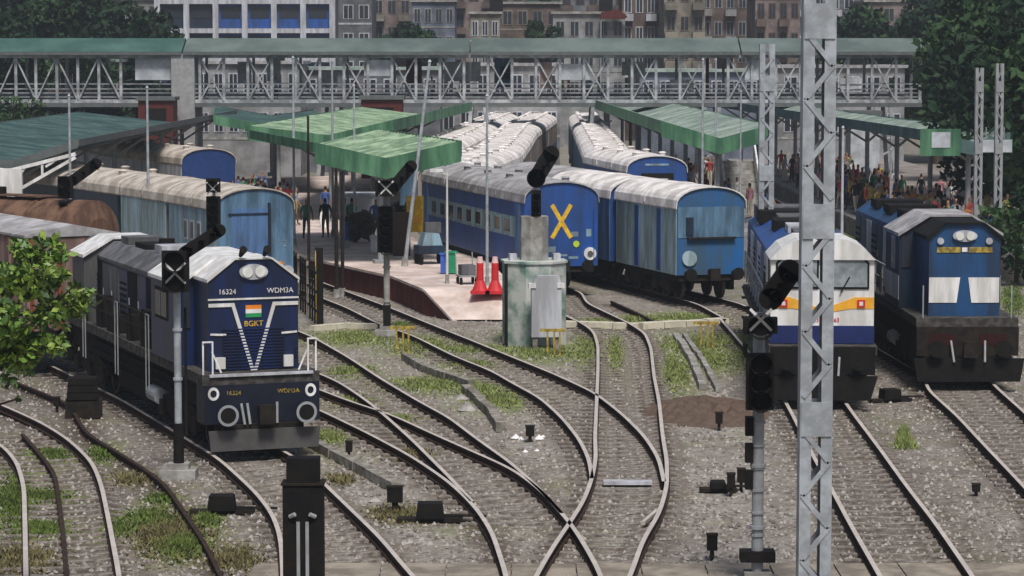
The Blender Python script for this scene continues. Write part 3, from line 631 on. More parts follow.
# ------------------------------------------------------------------ platforms
def off(poly, z): return [(x, y, z) for x, y in poly]
def platform(name, poly, h, mt, mw, kind='structure', ramp=None):
    n = len(poly); zt = [h]*n
    if ramp:
        for i in ramp: zt[i] = .06
    vs = [(x, y, z) for (x, y), z in zip(poly, zt)]+[(x, y, -.1) for x, y in poly]
    o = MB().add(vs, [tuple(range(n))[::-1]] if n < 5 else [], 0)
    return vs, zt
# centre platform: left edge / right edge pairs from near to far
ed = [(G(456,321), G(514,321), .05), (G(427,289,1.0), G(512,291,1.0), 1.0), (G(395,276,1.0), (-1.1,115.5,0), 1.0), (G(345,265,1.0), (-2.6,121,0), 1.0), (G(292,254,1.0), (-4.6,128.6,0), 1.0), ((-17,137,0), (-6.4,136,0), 1.0), ((-24,158,0), (-7.4,150,0), 1.0), ((-30,180,0), (-5.5,200,0), 1.0)]
pl = tag(link('platform', None), kind='structure')
mb = MB()
for (a, b, z), (c, d, z2) in zip(ed, ed[1:]):
    mb.add([(a[0],a[1],z),(b[0],b[1],z),(d[0],d[1],z2),(c[0],c[1],z2)], [(0,1,2,3)], 0)
mb.ob('platform_top', m_plat, pl)
for side in (0, 1):
    for i in range(len(ed)-1):
        a, z = ed[i][side], ed[i][2]; c, z2 = ed[i+1][side], ed[i+1][2]
        a = Vector((a[0],a[1],0)); c = Vector((c[0],c[1],0)); n = max(1, round((c-a).length/1.6))
        for k in range(n):
            p, q = a+(c-a)*k/n, a+(c-a)*(k+1)/n; za, zb = z+(z2-z)*k/n, z+(z2-z)*(k+1)/n
            dd = (q-p).normalized()*.012; p = p+dd; q = q-dd
            nn = Vector((-(q-p).y, (q-p).x, 0)).normalized()*.12*(1 if side == 0 else -1)
            MB().add([p-nn+Vector((0,0,-.1)), q-nn+Vector((0,0,-.1)), q-nn+Vector((0,0,zb-.1)), p-nn+Vector((0,0,za-.1)), p+nn*.2+Vector((0,0,-.1)), q+nn*.2+Vector((0,0,-.1)), q+nn*.2+Vector((0,0,zb-.1)), p+nn*.2+Vector((0,0,za-.1))],
                     [(0,1,2,3),(7,6,5,4),(3,2,6,7),(0,3,7,4),(1,5,6,2)]).ob('wall_panel', m_pwall, pl)
            MB().add([p+nn*1.3+Vector((0,0,za-.09)), q+nn*1.3+Vector((0,0,zb-.09)), q-nn*2+Vector((0,0,zb-.09)), p-nn*2+Vector((0,0,za-.09)), p+nn*1.3+Vector((0,0,za+.012)), q+nn*1.3+Vector((0,0,zb+.012)), q-nn*2+Vector((0,0,zb+.012)), p-nn*2+Vector((0,0,za+.012))],
                     [(3,2,1,0),(4,5,6,7),(0,1,5,4),(2,3,7,6),(1,2,6,5),(3,0,4,7)]).ob('coping_stone', m_plat, pl)
def boxplat(x0, y0, x1, y1, wid0, wid1, m=m_plat2):
    p = tag(link('platform', None), kind='structure')
    MB().add([(x0,y0,.95),(x0+wid0,y0,.95),(x1+wid1,y1,.95),(x1,y1,.95),(x0,y0,-.1),(x0+wid0,y0,-.1),(x1+wid1,y1,-.1),(x1,y1,-.1)], [(0,1,2,3),(4,7,6,5),(0,4,5,1),(1,5,6,2),(2,6,7,3),(3,7,4,0)]).ob('platform_slab', m, p)
    MB().add([(x0-.08,y0-.08,.96),(x0+.35,y0-.08,.96),(x1+.35,y1,.96),(x1-.08,y1,.96),(x0-.08,y0-.08,.8),(x0+.35,y0-.08,.8),(x1+.35,y1,.8),(x1-.08,y1,.8)], [(0,1,2,3),(4,7,6,5),(0,4,5,1),(2,6,7,3),(3,7,4,0),(1,5,6,2)]).ob('platform_edge', m_conc, p)
boxplat(9.7, 132, 8.9, 225, 4.6, 5)
boxplat(18.6, 118, 18.0, 225, 14, 14)
boxplat(-34, 130, -27, 190, 7, 6)

# ------------------------------------------------------------------ canopies
def canopy(label, x0, y0, L, th, wl_, wr, zc, zl, zr, mr, mf, fh=.9, seg=3.0, post=m_gsteel, mr2=None):
    """butterfly canopy: valley on the local y axis, wings rise to zl, zr; fascia round the near edge and eaves"""
    t = thing('platform_canopy', label, 'canopy', (x0, y0, 0), R(th))
    n = int(L/seg)
    for i in range(n):
        a, b = i*seg, (i+1)*seg-.02; j = random.uniform(-.02,.02)
        for s, wd, ze, mm in ((-1, wl_, zl, mr), (1, wr, zr, mr2 or mr)):
            p = [(0,zc+j),(s*wd,ze+j),(s*wd,ze+j-.06),(0,zc+j-.06)]
            MB().prism(p, a, b).ob('roof_sheet', mm, t)
            for q_ in (.05,.8,1.55,2.3):
                y_ = a+q_; MB().prism([(s*.02,zc+j+.001),(s*(wd-.02),ze+j),(s*(wd-.02),ze+j+.06),(s*.02,zc+j+.06)], y_, y_+.07).ob('sheet_rib', mm, t)
    for s, wd, ze in ((-1, wl_, zl), (1, wr, zr)):
        MB().prism([(0,zc+.08),(s*(wd+.02),ze+.08),(s*(wd+.02),ze-fh),(0,zc-fh)], -.08, -.02).ob('front_fascia', mf, t)
        box('eave_fascia', mf, t, s*(wd+.03)-.03, s*(wd+.03)+.03, -.02, n*seg, ze-fh*(.42 if s < 0 and th > 5 else .75), ze+.08)
    for k in range(int(L/9)+1):
        y = 1.2+k*9
        if y > L: break
        c = MB().cyl((0,y,.9),(0,y,zc-.1),.13,n=10).box(-.3,.3,y-.3,y+.3,.9,1.15).ob('column', post, t)
        MB().bar((0,y,zc-.9),(-wl_*.8,y,zc+(zl-zc)*.8-.1),.12).bar((0,y,zc-.9),(wr*.8,y,zc+(zr-zc)*.8-.1),.12).bar((-wl_*.9,y,zc+(zl-zc)*.9-.14),(0,y,zc-.14),.12).bar((0,y,zc-.14),(wr*.9,y,zc+(zr-zc)*.9-.14),.12).ob('bracket', post, c)
    return t
canopy('large green canopy over the middle platform with dark green fascia', *AT(386,182,113)[:2], 19, 14, 3.0, 3.2, 5.42, 6.1, 6.12, m_canp, m_canf, .8, mr2=m_canp)
canopy('green canopy section continuing towards the bridge on the middle platform', -9.6, 141, 50, -4, 4.2, 3.4, 5.5, 6.0, 6.3, m_canp, m_canf, .7)
canopy('green canopy right of the middle coaches with a deep green fascia', 10.7, 139, 78, 1.6, 3.0, 2.6, 5.4, 6.3, 6.1, m_cang, m_canf, .75, mr2=m_cang)
canopy('pale canopy with green end board over the crowded right platform', 22.4, 131, 84, 3, 2.6, 1.7, 5.5, 6.1, 5.95, m_cang, m_candk, .6)
canopy('dark green canopy at far left with white truss beneath', -22.6, 122, 60, -1, 7.5, 3.0, 4.95, 5.8, 5.9, m_candk, m_fobd, .3)
canopy('low grey green canopy behind the blue arched coach end', -14.5, 168, 30, 6, 4, 3, 5.2, 5.9, 5.6, m_candk, m_canf, .5)
# white truss under the far-left canopy
t = thing('canopy_truss', 'white painted truss and pillar under the dark left canopy', 'truss', (-22.6, 121.3, 0))
for s, L in ((-1,7),(1,3)):
    MB().bar((0,0,4.6),(s*L,0,5.35),.16).ob('truss_chord', m_white, t); MB().bar((0,0,3.5),(s*L,0,5.2),.14).ob('truss_chord', m_white, t)
    for k in range(1,4): u = k/4*L*s; MB().bar((u,0,4.6+.75*k/4),(u-.6*s*(k%2),0,3.5+1.7*k/4),.1).ob('truss_brace', m_white, t)
MB().box(-.6,.6,-.15,.15,3.2,4.7).ob('gusset', m_white, t)
for s in (-1,1): box('pillar', m_white, t, s*.35-.09, s*.35+.09, -.1, .1, 0, 3.2)
# signs on the right canopy
t = thing('sign_board', 'green board with white notice on the right canopy end', 'sign', (*AT(941,142,130.5)[:2], 0))
box('board', m_canf, t, -1.0, .95, 0, .08, 4.9, 6.2); box('notice', m_board, t, -.45, .45, -.02, 0, 5.3, 6.05)
for px, lb in ((986,'left of two small white signs under the right canopy tip'),(1004,'right of two small white signs under the right canopy tip')):
    x_, y_, z_ = AT(px, 146, 129); t = thing('sign_board', lb, 'sign', (x_, y_, z_)); box('board', m_board, t, -.38,.38,0,.05,-.3,.3); box('border', m_canf, t, -.42,.42,.05,.08,-.34,.34); box('hanger', m_gsteel, t, -.02,.02,.02,.05,.34,.9)

# ------------------------------------------------------------------ footbridge
DB = 196.; fx = lambda px: AT(px, 80, DB)[0]; fz = lambda py: AT(512, py, DB)[2]
t = thing('footbridge', 'long grey steel footbridge with a green sheet roof spanning the station', 'footbridge', (0, DB, 0))
for a, b, mm in ((-40,183,mat('bridge roof green', (.07,.14,.115), .6, c2=(.045,.1,.085), amt=1, scale=.3)), (184,470,m_fobr), (471,740,m_fobr), (741,925,m_fobr)):
    MB().prism([(-.5,fz(53)),(-.5,fz(51.5)),(2.2,fz(38)),(4.9,fz(51.5)),(4.9,fz(53))], fx(a), fx(b)-.03, axis='x').ob('roof', mm, t)
    box('gutter', m_fobd, t, fx(a), fx(b)-.05, -.56, -.46, fz(55), fz(52))
for y in (0, 4.4):
    box('top_chord', m_fobs, t, fx(-40), fx(922), y-.1, y+.1, fz(58), fz(55)); box('bottom_chord', m_fobs, t, fx(-40), fx(922), y-.1, y+.1, fz(103), fz(99.5))
    for z in (fz(97), fz(93), fz(89), fz(84)): box('railing', m_fobs, t, fx(-40), fx(922), y-.03+.12, y+.03+.12, z-.03, z+.03)
    box('skirt', m_gband if y == 0 else m_fobs, t, fx(-40), fx(922), y-.02+.2, y+.02+.2, fz(99), fz(94)) if y else None
box('deck', m_fobd, t, fx(-40), fx(922), -.15, 4.5, fz(107), fz(103.2))
posts = [-30,-4,16,36,57,78,99,121] + list(range(200,925,24))
zt_, zb_ = fz(57), fz(101)
for y in (0, 4.4):
    for i, px in enumerate(posts):
        if y and i % 2: continue
        box('post', m_fobs, t, fx(px)-.1, fx(px)+.1, y-.08, y+.08, zb_, zt_)
        if i+1 < len(posts) and posts[i+1]-px < 30 and (px > 150):
            if i % 2 == 0 and y == 0:
                MB().bar((fx(px),y-.02,zb_),(fx(posts[i+1]),y-.02,zt_),.17,.1).ob('diagonal', m_fobs, t); MB().bar((fx(posts[i+1]),y-.06,zb_),(fx(px),y-.06,zt_),.17,.1).ob('diagonal', m_fobs, t)
        elif i+1 < len(posts) and y == 0 and px < 100: MB().bar((fx(px),y-.02,zb_ if i%2 else zt_),(fx(posts[i+1]),y-.02,zt_ if i%2 else zb_),.17,.1).ob('diagonal', m_fobs, t)
box('lift_tower', mat('tower cladding', (.33,.33,.33), .7), t, fx(172), fx(195), -.4, 4.6, 0, fz(53.5))
for px in (330, 478, 600, 712, 884):
    for s in (-1, 1):
        for y in (0, 4.2): MB().bar((fx(px+s*13),y,0),(fx(px+s*7),y,fz(107)),.28).ob('pier_leg', m_fobs, t)
    for z in (2, 4): MB().bar((fx(px-12),0,z),(fx(px+12),0,z+.9),.12).ob('pier_brace', m_fobs, t)
# boards fixed on the bridge: (x0,x1,y0,y1)
for i, (a, b, c_, d, mm) in enumerate(((135,171,58,80,m_board),(262,276,57,82,m_board),(316,334,72,88,m_board),(364,393,60,76,m_board),(443,480,62,82,m_board),(500,512,66,80,m_board),(555,590,64,80,m_board),(624,648,62,76,m_board),(494,512,58,88,m_dullb),(540,552,62,88,mat('brown board',(.2,.15,.13))),(673,697,80,92,m_white),(706,713,56,100,m_dred),(745,760,60,80,m_board),(232,246,62,84,m_board),(404,420,60,84,m_dred),(840,862,78,92,m_gband))):
    box('board', mm, t, fx(a), fx(b), 4.0 if i % 3 else .15, 4.06 if i % 3 else .2, fz(d), fz(c_))
# things under the bridge
def kiosk(label, px0, px1, py0, py1, D, m, depth=2.5):
    x0, _, z1 = AT(px0, py0, D); x1 = AT(px1, py0, D)[0]; z0 = AT(px0, py1, D)[2]
    t = thing('kiosk', label, 'kiosk', ((x0+x1)/2, D, 0)); w2 = (x1-x0)/2
    box('wall', m, t, -w2, w2, 0, depth, 0, z1-.25); box('roof', m_fobd, t, -w2-.15, w2+.15, -.2, depth+.2, z1-.25, z1)
    box('shutter', m_black, t, -w2*.6, w2*.6, -.03, 0, max(.9, z0), z1-.8)
kiosk('dark red kiosk on the platform under the bridge, left of centre', 361, 402, 96, 130, 190, m_dred)
kiosk('dark red brick kiosk beside the bridge tower', 138, 173, 97, 126, 192, m_dred)
kiosk('grey signal cabin left of the bridge pier', 10, 60, 108, 128, 200, m_board, 4)
kiosk('low white hut with dark openings below the bridge at right', 851, 880, 111, 126, 188, m_board, 3)

# stairs from the bridge on platform 2
t = thing('staircase', 'white ramped staircase rising beside the right green canopy', 'staircase', (11.9, 150, .95))
for k in range(16): box('step', m_conc, t, 0, 2.0, k*.32, k*.32+.34, k*.17, k*.17+.17)
for s in (0, 2.0): MB().bar((s,0,.6),(s,5.2,3.4),.1,.9).ob('parapet', m_white, t); MB().bar((s,0,1.1),(s,5.2,3.9),.06).ob('handrail', m_white, t)
for k in range(4): box('post', m_white, t, -.06, .06, k*1.7, k*1.7+.1, 0, 1.4+k*.9)

# ------------------------------------------------------------------ people
def skin_person(pose):
    V, E, Rr = [], [], []
    def v(p, r, par=None):
        V.append(p); Rr.append(r)
        if par is not None: E.append((par, len(V)-1))
        return len(V)-1
    st, sw, bend = pose
    pel = v((0,0,.95), (.15,.11)); w1 = v((0,0+bend*.3,1.12), (.14,.1), pel); ch = v((0,bend*.6,1.34), (.17,.115), w1); nk = v((0,bend*.9,1.5), (.06,.06), ch)
    hd = v((0,bend,1.62), (.085,.1), nk); v((0,bend,1.74), (.07,.085), hd)
    for s in (-1, 1):
        h = v((s*.09,0,.88), (.095,.1), pel); k = v((s*.1,-s*st*.5-.02,.5), (.065,.07), h); a = v((s*.1,-s*st+.05,.1), (.042,.045), k); v((s*.11,-s*st-.1,.04), (.045,.035), a)
        sh = v((s*.2,bend*.6,1.4), (.065,.065), ch); el = v((s*.26,s*sw*.3+.03+bend*.4,1.13), (.043,.045), sh); wr = v((s*.25,s*sw*.6-.08+bend*.2,.9), (.032,.032), el); v((s*.24,s*sw*.7-.12,.8), (.035,.02), wr)
    me = bpy.data.meshes.new('person'); me.from_pydata(V, E, []); o = bpy.data.objects.new('p', me); COL.objects.link(o)
    md = o.modifiers.new('s', 'SKIN'); md.use_smooth_shade = True
    for i, r in enumerate(Rr): me.skin_vertices[0].data[i].radius = r
    me.skin_vertices[0].data[0].use_root = True
    o.modifiers.new('d', 'SUBSURF').levels = 1
    dg = bpy.context.evaluated_depsgraph_get(); out = bpy.data.meshes.new_from_object(o.evaluated_get(dg)); bpy.data.objects.remove(o)
    for x in (m_skin, m_hair, m_board, m_black): out.materials.append(x)
    for p in out.polygons:
        c = p.center
        if c.z > 1.55: p.material_index = 1 if (c.z > 1.74 or c.y-bend > .015) else 0
        elif c.z > 1.46: p.material_index = 0
        elif c.z > .93 and abs(c.x) < .21: p.material_index = 2
        elif c.z > 1.12: p.material_index = 2
        elif abs(c.x) > .205: p.material_index = 0
        elif c.z > .09: p.material_index = 3
        else: p.material_index = 1
    return out
POSES = [skin_person(p) for p in ((.0,.0,0), (.2,.25,-.02), (.08,-.15,-.05), (-.18,-.2,-.03))]
SH = [('white', (.7,.7,.68)), ('blue', (.06,.13,.4)), ('red', (.5,.05,.05)), ('pink', (.6,.25,.3)), ('yellow', (.6,.45,.08)), ('black', (.02,.02,.02)), ('green', (.05,.22,.1)), ('pale blue', (.35,.45,.6)), ('orange', (.6,.22,.05)), ('grey', (.25,.25,.27))]
TR = [('dark', (.03,.03,.04)), ('navy', (.03,.04,.09)), ('brown', (.12,.07,.05)), ('cream', (.5,.45,.36))]
SHM = {n_: mat(n_+' shirt cloth', tuple(.7*q+.12*sum(c)/3 for q in c)) for n_, c in SH}; TRM = {n_: mat(n_+' trouser cloth', c) for n_, c in TR}
def person(x, y, z, label, shirt, trouser, rz=None, group=None, k=1.12):
    o = link('person', random.choice(POSES), None, (x, y, z), random.uniform(0, 6.28) if rz is None else rz); o.scale = (1.05, 1.05, k)
    for i, m in ((2, SHM[shirt]), (3, TRM[trouser])): o.material_slots[i].link = 'OBJECT'; o.material_slots[i].material = m
    return tag(o, label, 'person', group)
cnt = {}
for i in range(150):
    y = 119+ (random.random()**1.2)*78; x = 18.5+random.random()**1.3*6.0+.1
    if x < 18.6: x = 18.7
    sh = random.choice(SH)[0]; tr = random.choice(TR)[0]
    zone = ('at the near end', 'near end', 'halfway along', 'near the far end')[min(3, int((y-119)/20))]+(', near edge' if x < 20 else ', mid crowd' if x < 22 else ', back rows')
    person(x, y, .96, 'person in %s top, %s trousers, %s of right platform' % (sh, tr, zone), sh, tr, group='people crowding the right platform')
for i in range(26):
    sh = random.choice(SH)[0]; tr = random.choice(TR)[0]
    person(random.uniform(10.2,13.6), random.uniform(141,185), .96, 'person in %s top and %s trousers under the right green canopy' % (sh, tr), sh, tr, group='people under the right green canopy')
for i in range(34):
    sh = random.choice(SH)[0]; tr = random.choice(TR[:3])[0]; y = random.uniform(128,160)
    person(-8.5-(y-128)*.27+random.uniform(-2,2.2), y, 1.0, 'person in %s top and %s trousers in the shade of the middle canopy' % (sh, tr), sh, tr, group='people under the middle canopy')
for i in range(12):
    sh = random.choice(SH)[0]; tr = random.choice(TR)[0]
    person(fx(random.uniform(210,900)), DB+random.uniform(1,3.5), fz(103.2), 'person in %s top and %s trousers crossing the footbridge' % (sh, tr), sh, tr, group='people on the footbridge')

# ------------------------------------------------------------------ masts and poles
def lattice_mast(label, px, D, w_, ztop, d=None, bay=1.0, flat=False, m=None, base_px=None):
    m = m or m_steel; x = AT(px, 300, D)[0]; t = thing('lattice_mast', label, 'mast', (x, D, 0), 0); d = d or w_*.8; h = w_/2; e = d/2; lg = w_*.35
    for sx in (-1, 1):
        MB().box(sx*h-(lg if sx > 0 else 0), sx*h+(lg if sx < 0 else 0), -e, -e+.03, 0, ztop).box(sx*h-(.03 if sx>0 else 0), sx*h+(.03 if sx<0 else 0), -e+.03, e-.03, 0, ztop).box(sx*h-(lg if sx>0 else 0), sx*h+(lg if sx<0 else 0), e-.03, e, 0, ztop).ob('channel', m, t)
    k = 0; z = .3
    while z < ztop-bay*.6:
        for y in (-e-.012, e+.012):
            a, b = (-h+.05, h-.05) if k % 2 else (h-.05, -h+.05)
            MB().bar((a,y,z),(b,y,z+bay*.62),.02 if False else w_*.15,.015,up=(0,1,0)).ob('lacing_bar', m, t)
            if k % 5 == 4: box('batten_plate', m, t, -h+.02, h-.02, y-.014, y+.014, z+bay*.5, z+bay*1.15)
        z += bay*.62*(1 if k % 5 != 4 else 2.0); k += 1
    box('footing', m_conc, t, -h-.2, h+.2, -e-.2, e+.2, -.1, .25)
    return t
lattice_mast('tall pale lattice mast in the foreground before the white locomotive', 816, 48, .58, 11.4, bay=.95)
lattice_mast('lattice mast behind the foreground signal, left of the white locomotive', 765, 90, .5, 10.2, bay=.8)
lattice_mast('left of two thin lattice masts by the right trees', 976, 122, .36, 9.2, bay=.75, m=m_gsteel)
lattice_mast('right of two thin lattice masts by the right trees', 996, 122, .36, 9.4, bay=.75, m=m_gsteel)
def pole(label, px, top, D, r=.06, z0=0., arm=None, m=None, lean=0):
    x, _, zt = AT(px, top, D); t = thing('lamp_post', label, 'lamp post', (x, D, z0)); m = m or m_steel; h = zt-z0
    MB().cyl((0,0,0),(lean*h,0,h), r*1.2, r*.8, n=10).ob('pole', m, t); MB().cyl((0,0,0),(0,0,.35), r*2, r*1.6, n=10).ob('base_collar', m_conc, t)
    if arm:
        MB().bar((lean*h,0,h-.1),(lean*h+arm,0,h+.05),.05).ob('arm', m, t); MB().box(lean*h+arm-.25, lean*h+arm+.25, -.1,.1,h,h+.12).ob('lamp_head', m, t)
    else: MB().cyl((lean*h,0,h),(lean*h,0,h+.1), r*1.2, r*.5, n=10).ob('cap', m, t)
pole('tall pole standing between the cream roofed vans', 147, 88, 112)
pole('pole rising through the dark left canopy', 69, 96, 118)
pole('post on the left side of the bright green canopy', 293, 58, 124, z0=1.0)
pole('post through the middle of the green canopy', 332, 62, 130, z0=1.0, m=m_gsteel)
pole('post right of centre through the green canopy', 354, 86, 128, z0=1.0)
pole('leaning pole above the yellow board on the middle platform', 404, 62, 112.5, .075, z0=1.0, lean=.125)
pole('slim post in front of the coach with the yellow cross', 487, 96, 103, .055, z0=1.0)
pole('lamp post with a small shade beside the middle platform coach', 447, 172, 104, .045, z0=1.0, arm=-.4, m=m_white)
pole('post before the blue carriage end on the middle track', 703, 60, 132, .06)
pole('post at the right end of the right green canopy', 741, 92, 128, .045)
pole('slim white pole beside the right canopy', 716, 60, 140, .05)
pole('slim pole in front of the crowded right platform', 843, 128, 118, .06, m=m_board)
pole('pale post among the crowd on the right platform', 891, 150, 117.5, .05, z0=.9, m=m_gsteel)
pole('brown post left of the platform shade', 308, 118, 112, .06, m=m_under)
pole('brown double post at the platform edge', 336, 170, 109, .08, m=m_under)
pole('second brown post right at the platform edge', 342, 172, 109.5, .07, m=m_under)

# ------------------------------------------------------------------ signals
def visor(mb, x, y, z, r=.11):
    mb.cyl((x,y,z),(x,y-.22,z), r, r*1.05, n=12, caps=False, m=0)
def signal(label, px, base_py, top_py, heads, D=None, z0=0, pr=.075, loc=None, arm=None, cross=None, pm=None, base=True):
    if loc is None: loc = G(px, base_py)
    D = loc[1]; zt = AT(px, top_py, D)[2]-z0
    t = thing('railway_signal', label, 'railway signal', (loc[0], D, z0))
    pm = pm or m_gsteel
    MB().cyl((0,0,0),(0,0,zt-.6), pr, n=14).ob('post', pm, t)
    if base: MB().box(-.42,.42,-.35,.35,-.1,.22).box(-.25,.25,-.2,.2,.22,.36).ob('concrete_base', m_conc, t)
    for k in range(3): MB().cyl((0,0,zt*(.2+.2*k)),(0,0,zt*(.2+.2*k)+.06), pr*1.35, n=14).ob('clamp', pm, t)
    for (py0, py1, w_) in heads:
        a, b = AT(px, py1, D)[2]-z0, AT(px, py0, D)[2]-z0
        h = MB().box(-w_/2, w_/2, -.32, -.1, a, b).ob('signal_head', m_black, t)
        n = max(1, int((b-a)/.32))
        for k in range(n):
            z = a+(b-a)*(k+.5)/n; vb = MB(); vb.cyl((0,-.32,z),(0,-.55,z), w_*.36, w_*.4, n=14, caps=False); vb.cyl((0,-.32,z),(0,-.34,z), w_*.3, n=14); vb.ob('lamp_hood', m_black, h)
    if arm:
        (ax, az, L, ang, w_) = arm; d = Vector((math.sin(ang), 0, math.cos(ang))); c = Vector((ax, -.2, az)); a_, b_ = c-d*L/2, c+d*L/2
        o = MB().bar(a_, b_, w_, .16, up=(0,1,0)).cyl(a_+Vector((0,-.08,0)), a_+Vector((0,.08,0)), w_/2, n=18).cyl(b_+Vector((0,-.08,0)), b_+Vector((0,.08,0)), w_/2, n=18).ob('route_indicator', m_black, t)
        for k in range(3): q = a_+(b_-a_)*(k+.5)/3; MB().cyl(q+Vector((0,-.1,0)), q+Vector((0,-.25,0)), .07, n=10, caps=False).ob('lamp_hood', m_black, o)
    if cross:
        z, r = cross; MB().bar((-r,-.335,z-r),(r,-.335,z+r),.05,.012,up=(0,1,0)).bar((-r,-.35,z+r),(r,-.35,z-r),.05,.012,up=(0,1,0)).ob('white_cross', m_white, t)
    return t
def zat(px, py, loc): return AT(px, py, loc[1])[2]
l = G(179,478); s_ = (478-50)/10.
t = signal('signal beside the navy locomotive with a white cross board on its back', 179, 478, 232, [(250,291,.62)], cross=(zat(179,272,l),.24), arm=(.62, zat(179,241,l), .95, 1.0, .3), pr=.085, pm=m_steel)
box('ladder', m_black, t, .14, .2, .1, .16, 1.0, 4.0)
MB().cyl((0,0,.3),(0,0,1.3),.125,n=14).ob('post_foot', m_black, t)
l = G(386,336)
t = signal('signal on the grass before the platform with crossed white marks', 387, 336, 165, [(180,196,.75),(206,252,.62)], cross=(zat(386,188,l),.26), arm=(.55, zat(386,177,l), 1.0, .7, .42), pr=.11, pm=m_conc)
MB().box(-.13,.13,-.12,.12,.36,1.1).ob('post_foot', m_black, t)
l2 = G(757,590)
t = signal('tall signal at lower right with a slanted black route arm', 757, 590, 280, [(316,332,.62),(352,408,.5)], loc=G(757,590), cross=(zat(757,318,G(757,590)),.2), arm=(.36, zat(775,284,G(757,590)), .62, .6, .42), pr=.11)
for k in range(9): MB().cyl((0,0,.6+k*.42),(0,0,.64+k*.42),.135,n=14).ob('band', m_gsteel, t)
for k in range(3): box('junction_box', m_black, t, -.24, -.1, -.1, .1, 1.9+k*.5, 2.25+k*.5)
box('platform_step', m_black, t, -.32, .32, -.2, .2, .55, .75)
t = signal('thin black signal between the light blue vans', 215, 330, 174, [(178,192,.5),(196,232,.5)], loc=(AT(215,300,97)[0],97,0), cross=(zat(215,188,(0,97)),.22), pr=.06, pm=m_white)
t = signal('black signal with tilted arm in front of the left canopy', 68, 330, 168, [(176,198,.55),(202,214,.45)], loc=(AT(68,300,100)[0],100,0), arm=(.7, zat(68,172,(0,100)), 1.1, .95, .4), pr=.06)
# near signal head seen from behind at the bottom
x_, y_, _ = AT(304, 560, 36.0); z_ = AT(304, 457, 36.0)[2]
t = thing('railway_signal', 'large black signal head seen from behind at the bottom edge', 'railway signal', (x_, y_, 0))
MB().cyl((0,0,0),(0,0,z_-.9),.1,n=14).ob('post', m_gsteel, t)
box('upper_box', m_black, t, -.22, .22, -.14, .14, z_-.33, z_); box('signal_head', m_black, t, -.27, .27, -.18, .18, z_-1.9, z_-.335)
box('top_flange', m_under, t, -.29, .29, -.2, .2, z_-.36, z_-.33)
for s in (-.06, .06): MB().bar((s,-.19,z_-1.9),(s,-.19,z_-.85),.045,.03,up=(0,1,0)).ob('channel', m_gsteel, t)
for s in (-1, 1): MB().cyl((s*.17,-.19,z_-.78),(s*.1,-.24,z_-.74),.03,n=8).ob('bracket', m_gsteel, t)
# pillar with signal
bx_, by_, _ = G(534, 344); 
t = thing('concrete_pillar', 'weathered green stained concrete pillar base beside the platform ramp', 'concrete pillar', (bx_, by_, 0), R(8))
hz = AT(534, 262, by_)[2]; hz2 = AT(534, 216, by_)[2]
oc = lambda r, k=1: [(r*math.cos(R(22.5+45*i)), r*k*math.sin(R(22.5+45*i))) for i in range(8)]
MB().prism(oc(1.12), -.1, hz, axis='z').ob('base_block', m_mossc, t); MB().prism(oc(1.18), hz, hz+.08, axis='z').ob('cap_slab', m_mossc, t)
MB().prism(oc(.5), hz+.08, hz2, axis='z').ob('shaft', m_conc, t)
box('side_pipe', m_black, t, -1.1, -1.0, -.7, -.6, 0, hz)
for s in (-.75,.75): box('lifting_lug', m_gband, t, s-.12, s+.12, -.3, .1, hz+.08, hz+.3)
t = signal('signal mounted on the concrete pillar with round black route arm', 536, 216, 150, [(190,216,.34)], loc=(AT(536,300,by_)[0], by_, 0), z0=hz2, pr=.1, pm=m_white, base=False, arm=(.25, AT(540,166,by_)[2]-hz2, 1.0, .55, .55))
MB().cyl((0,-.28,AT(536,178,by_)[2]-hz2),(0,-.12,AT(536,178,by_)[2]-hz2),.32,n=24).ob('lamp_disc', m_black, t)
cx_, cy_, _ = G(547, 350)
t = thing('relay_cabinet', 'pale grey cabinet leaning on the front of the concrete pillar', 'cabinet', (cx_-.03, cy_-.0, 0), R(4))
box('cabinet_body', m_gband, t, -.5, .5, -.2, .2, .45, 2.2); MB().prism([(-.5,2.2),(.5,2.2),(.42,2.5),(-.3,2.5)], -.2, .2).ob('cabinet_hood', m_gband, t)
for s in (-1,1): box('lug', m_white, t, s*.48-.12, s*.48+.12, -.24, .1, 2.1, 2.25); box('leg', m_brick, t, s*.38-.08, s*.38+.08, -.15, .15, 0, .45)

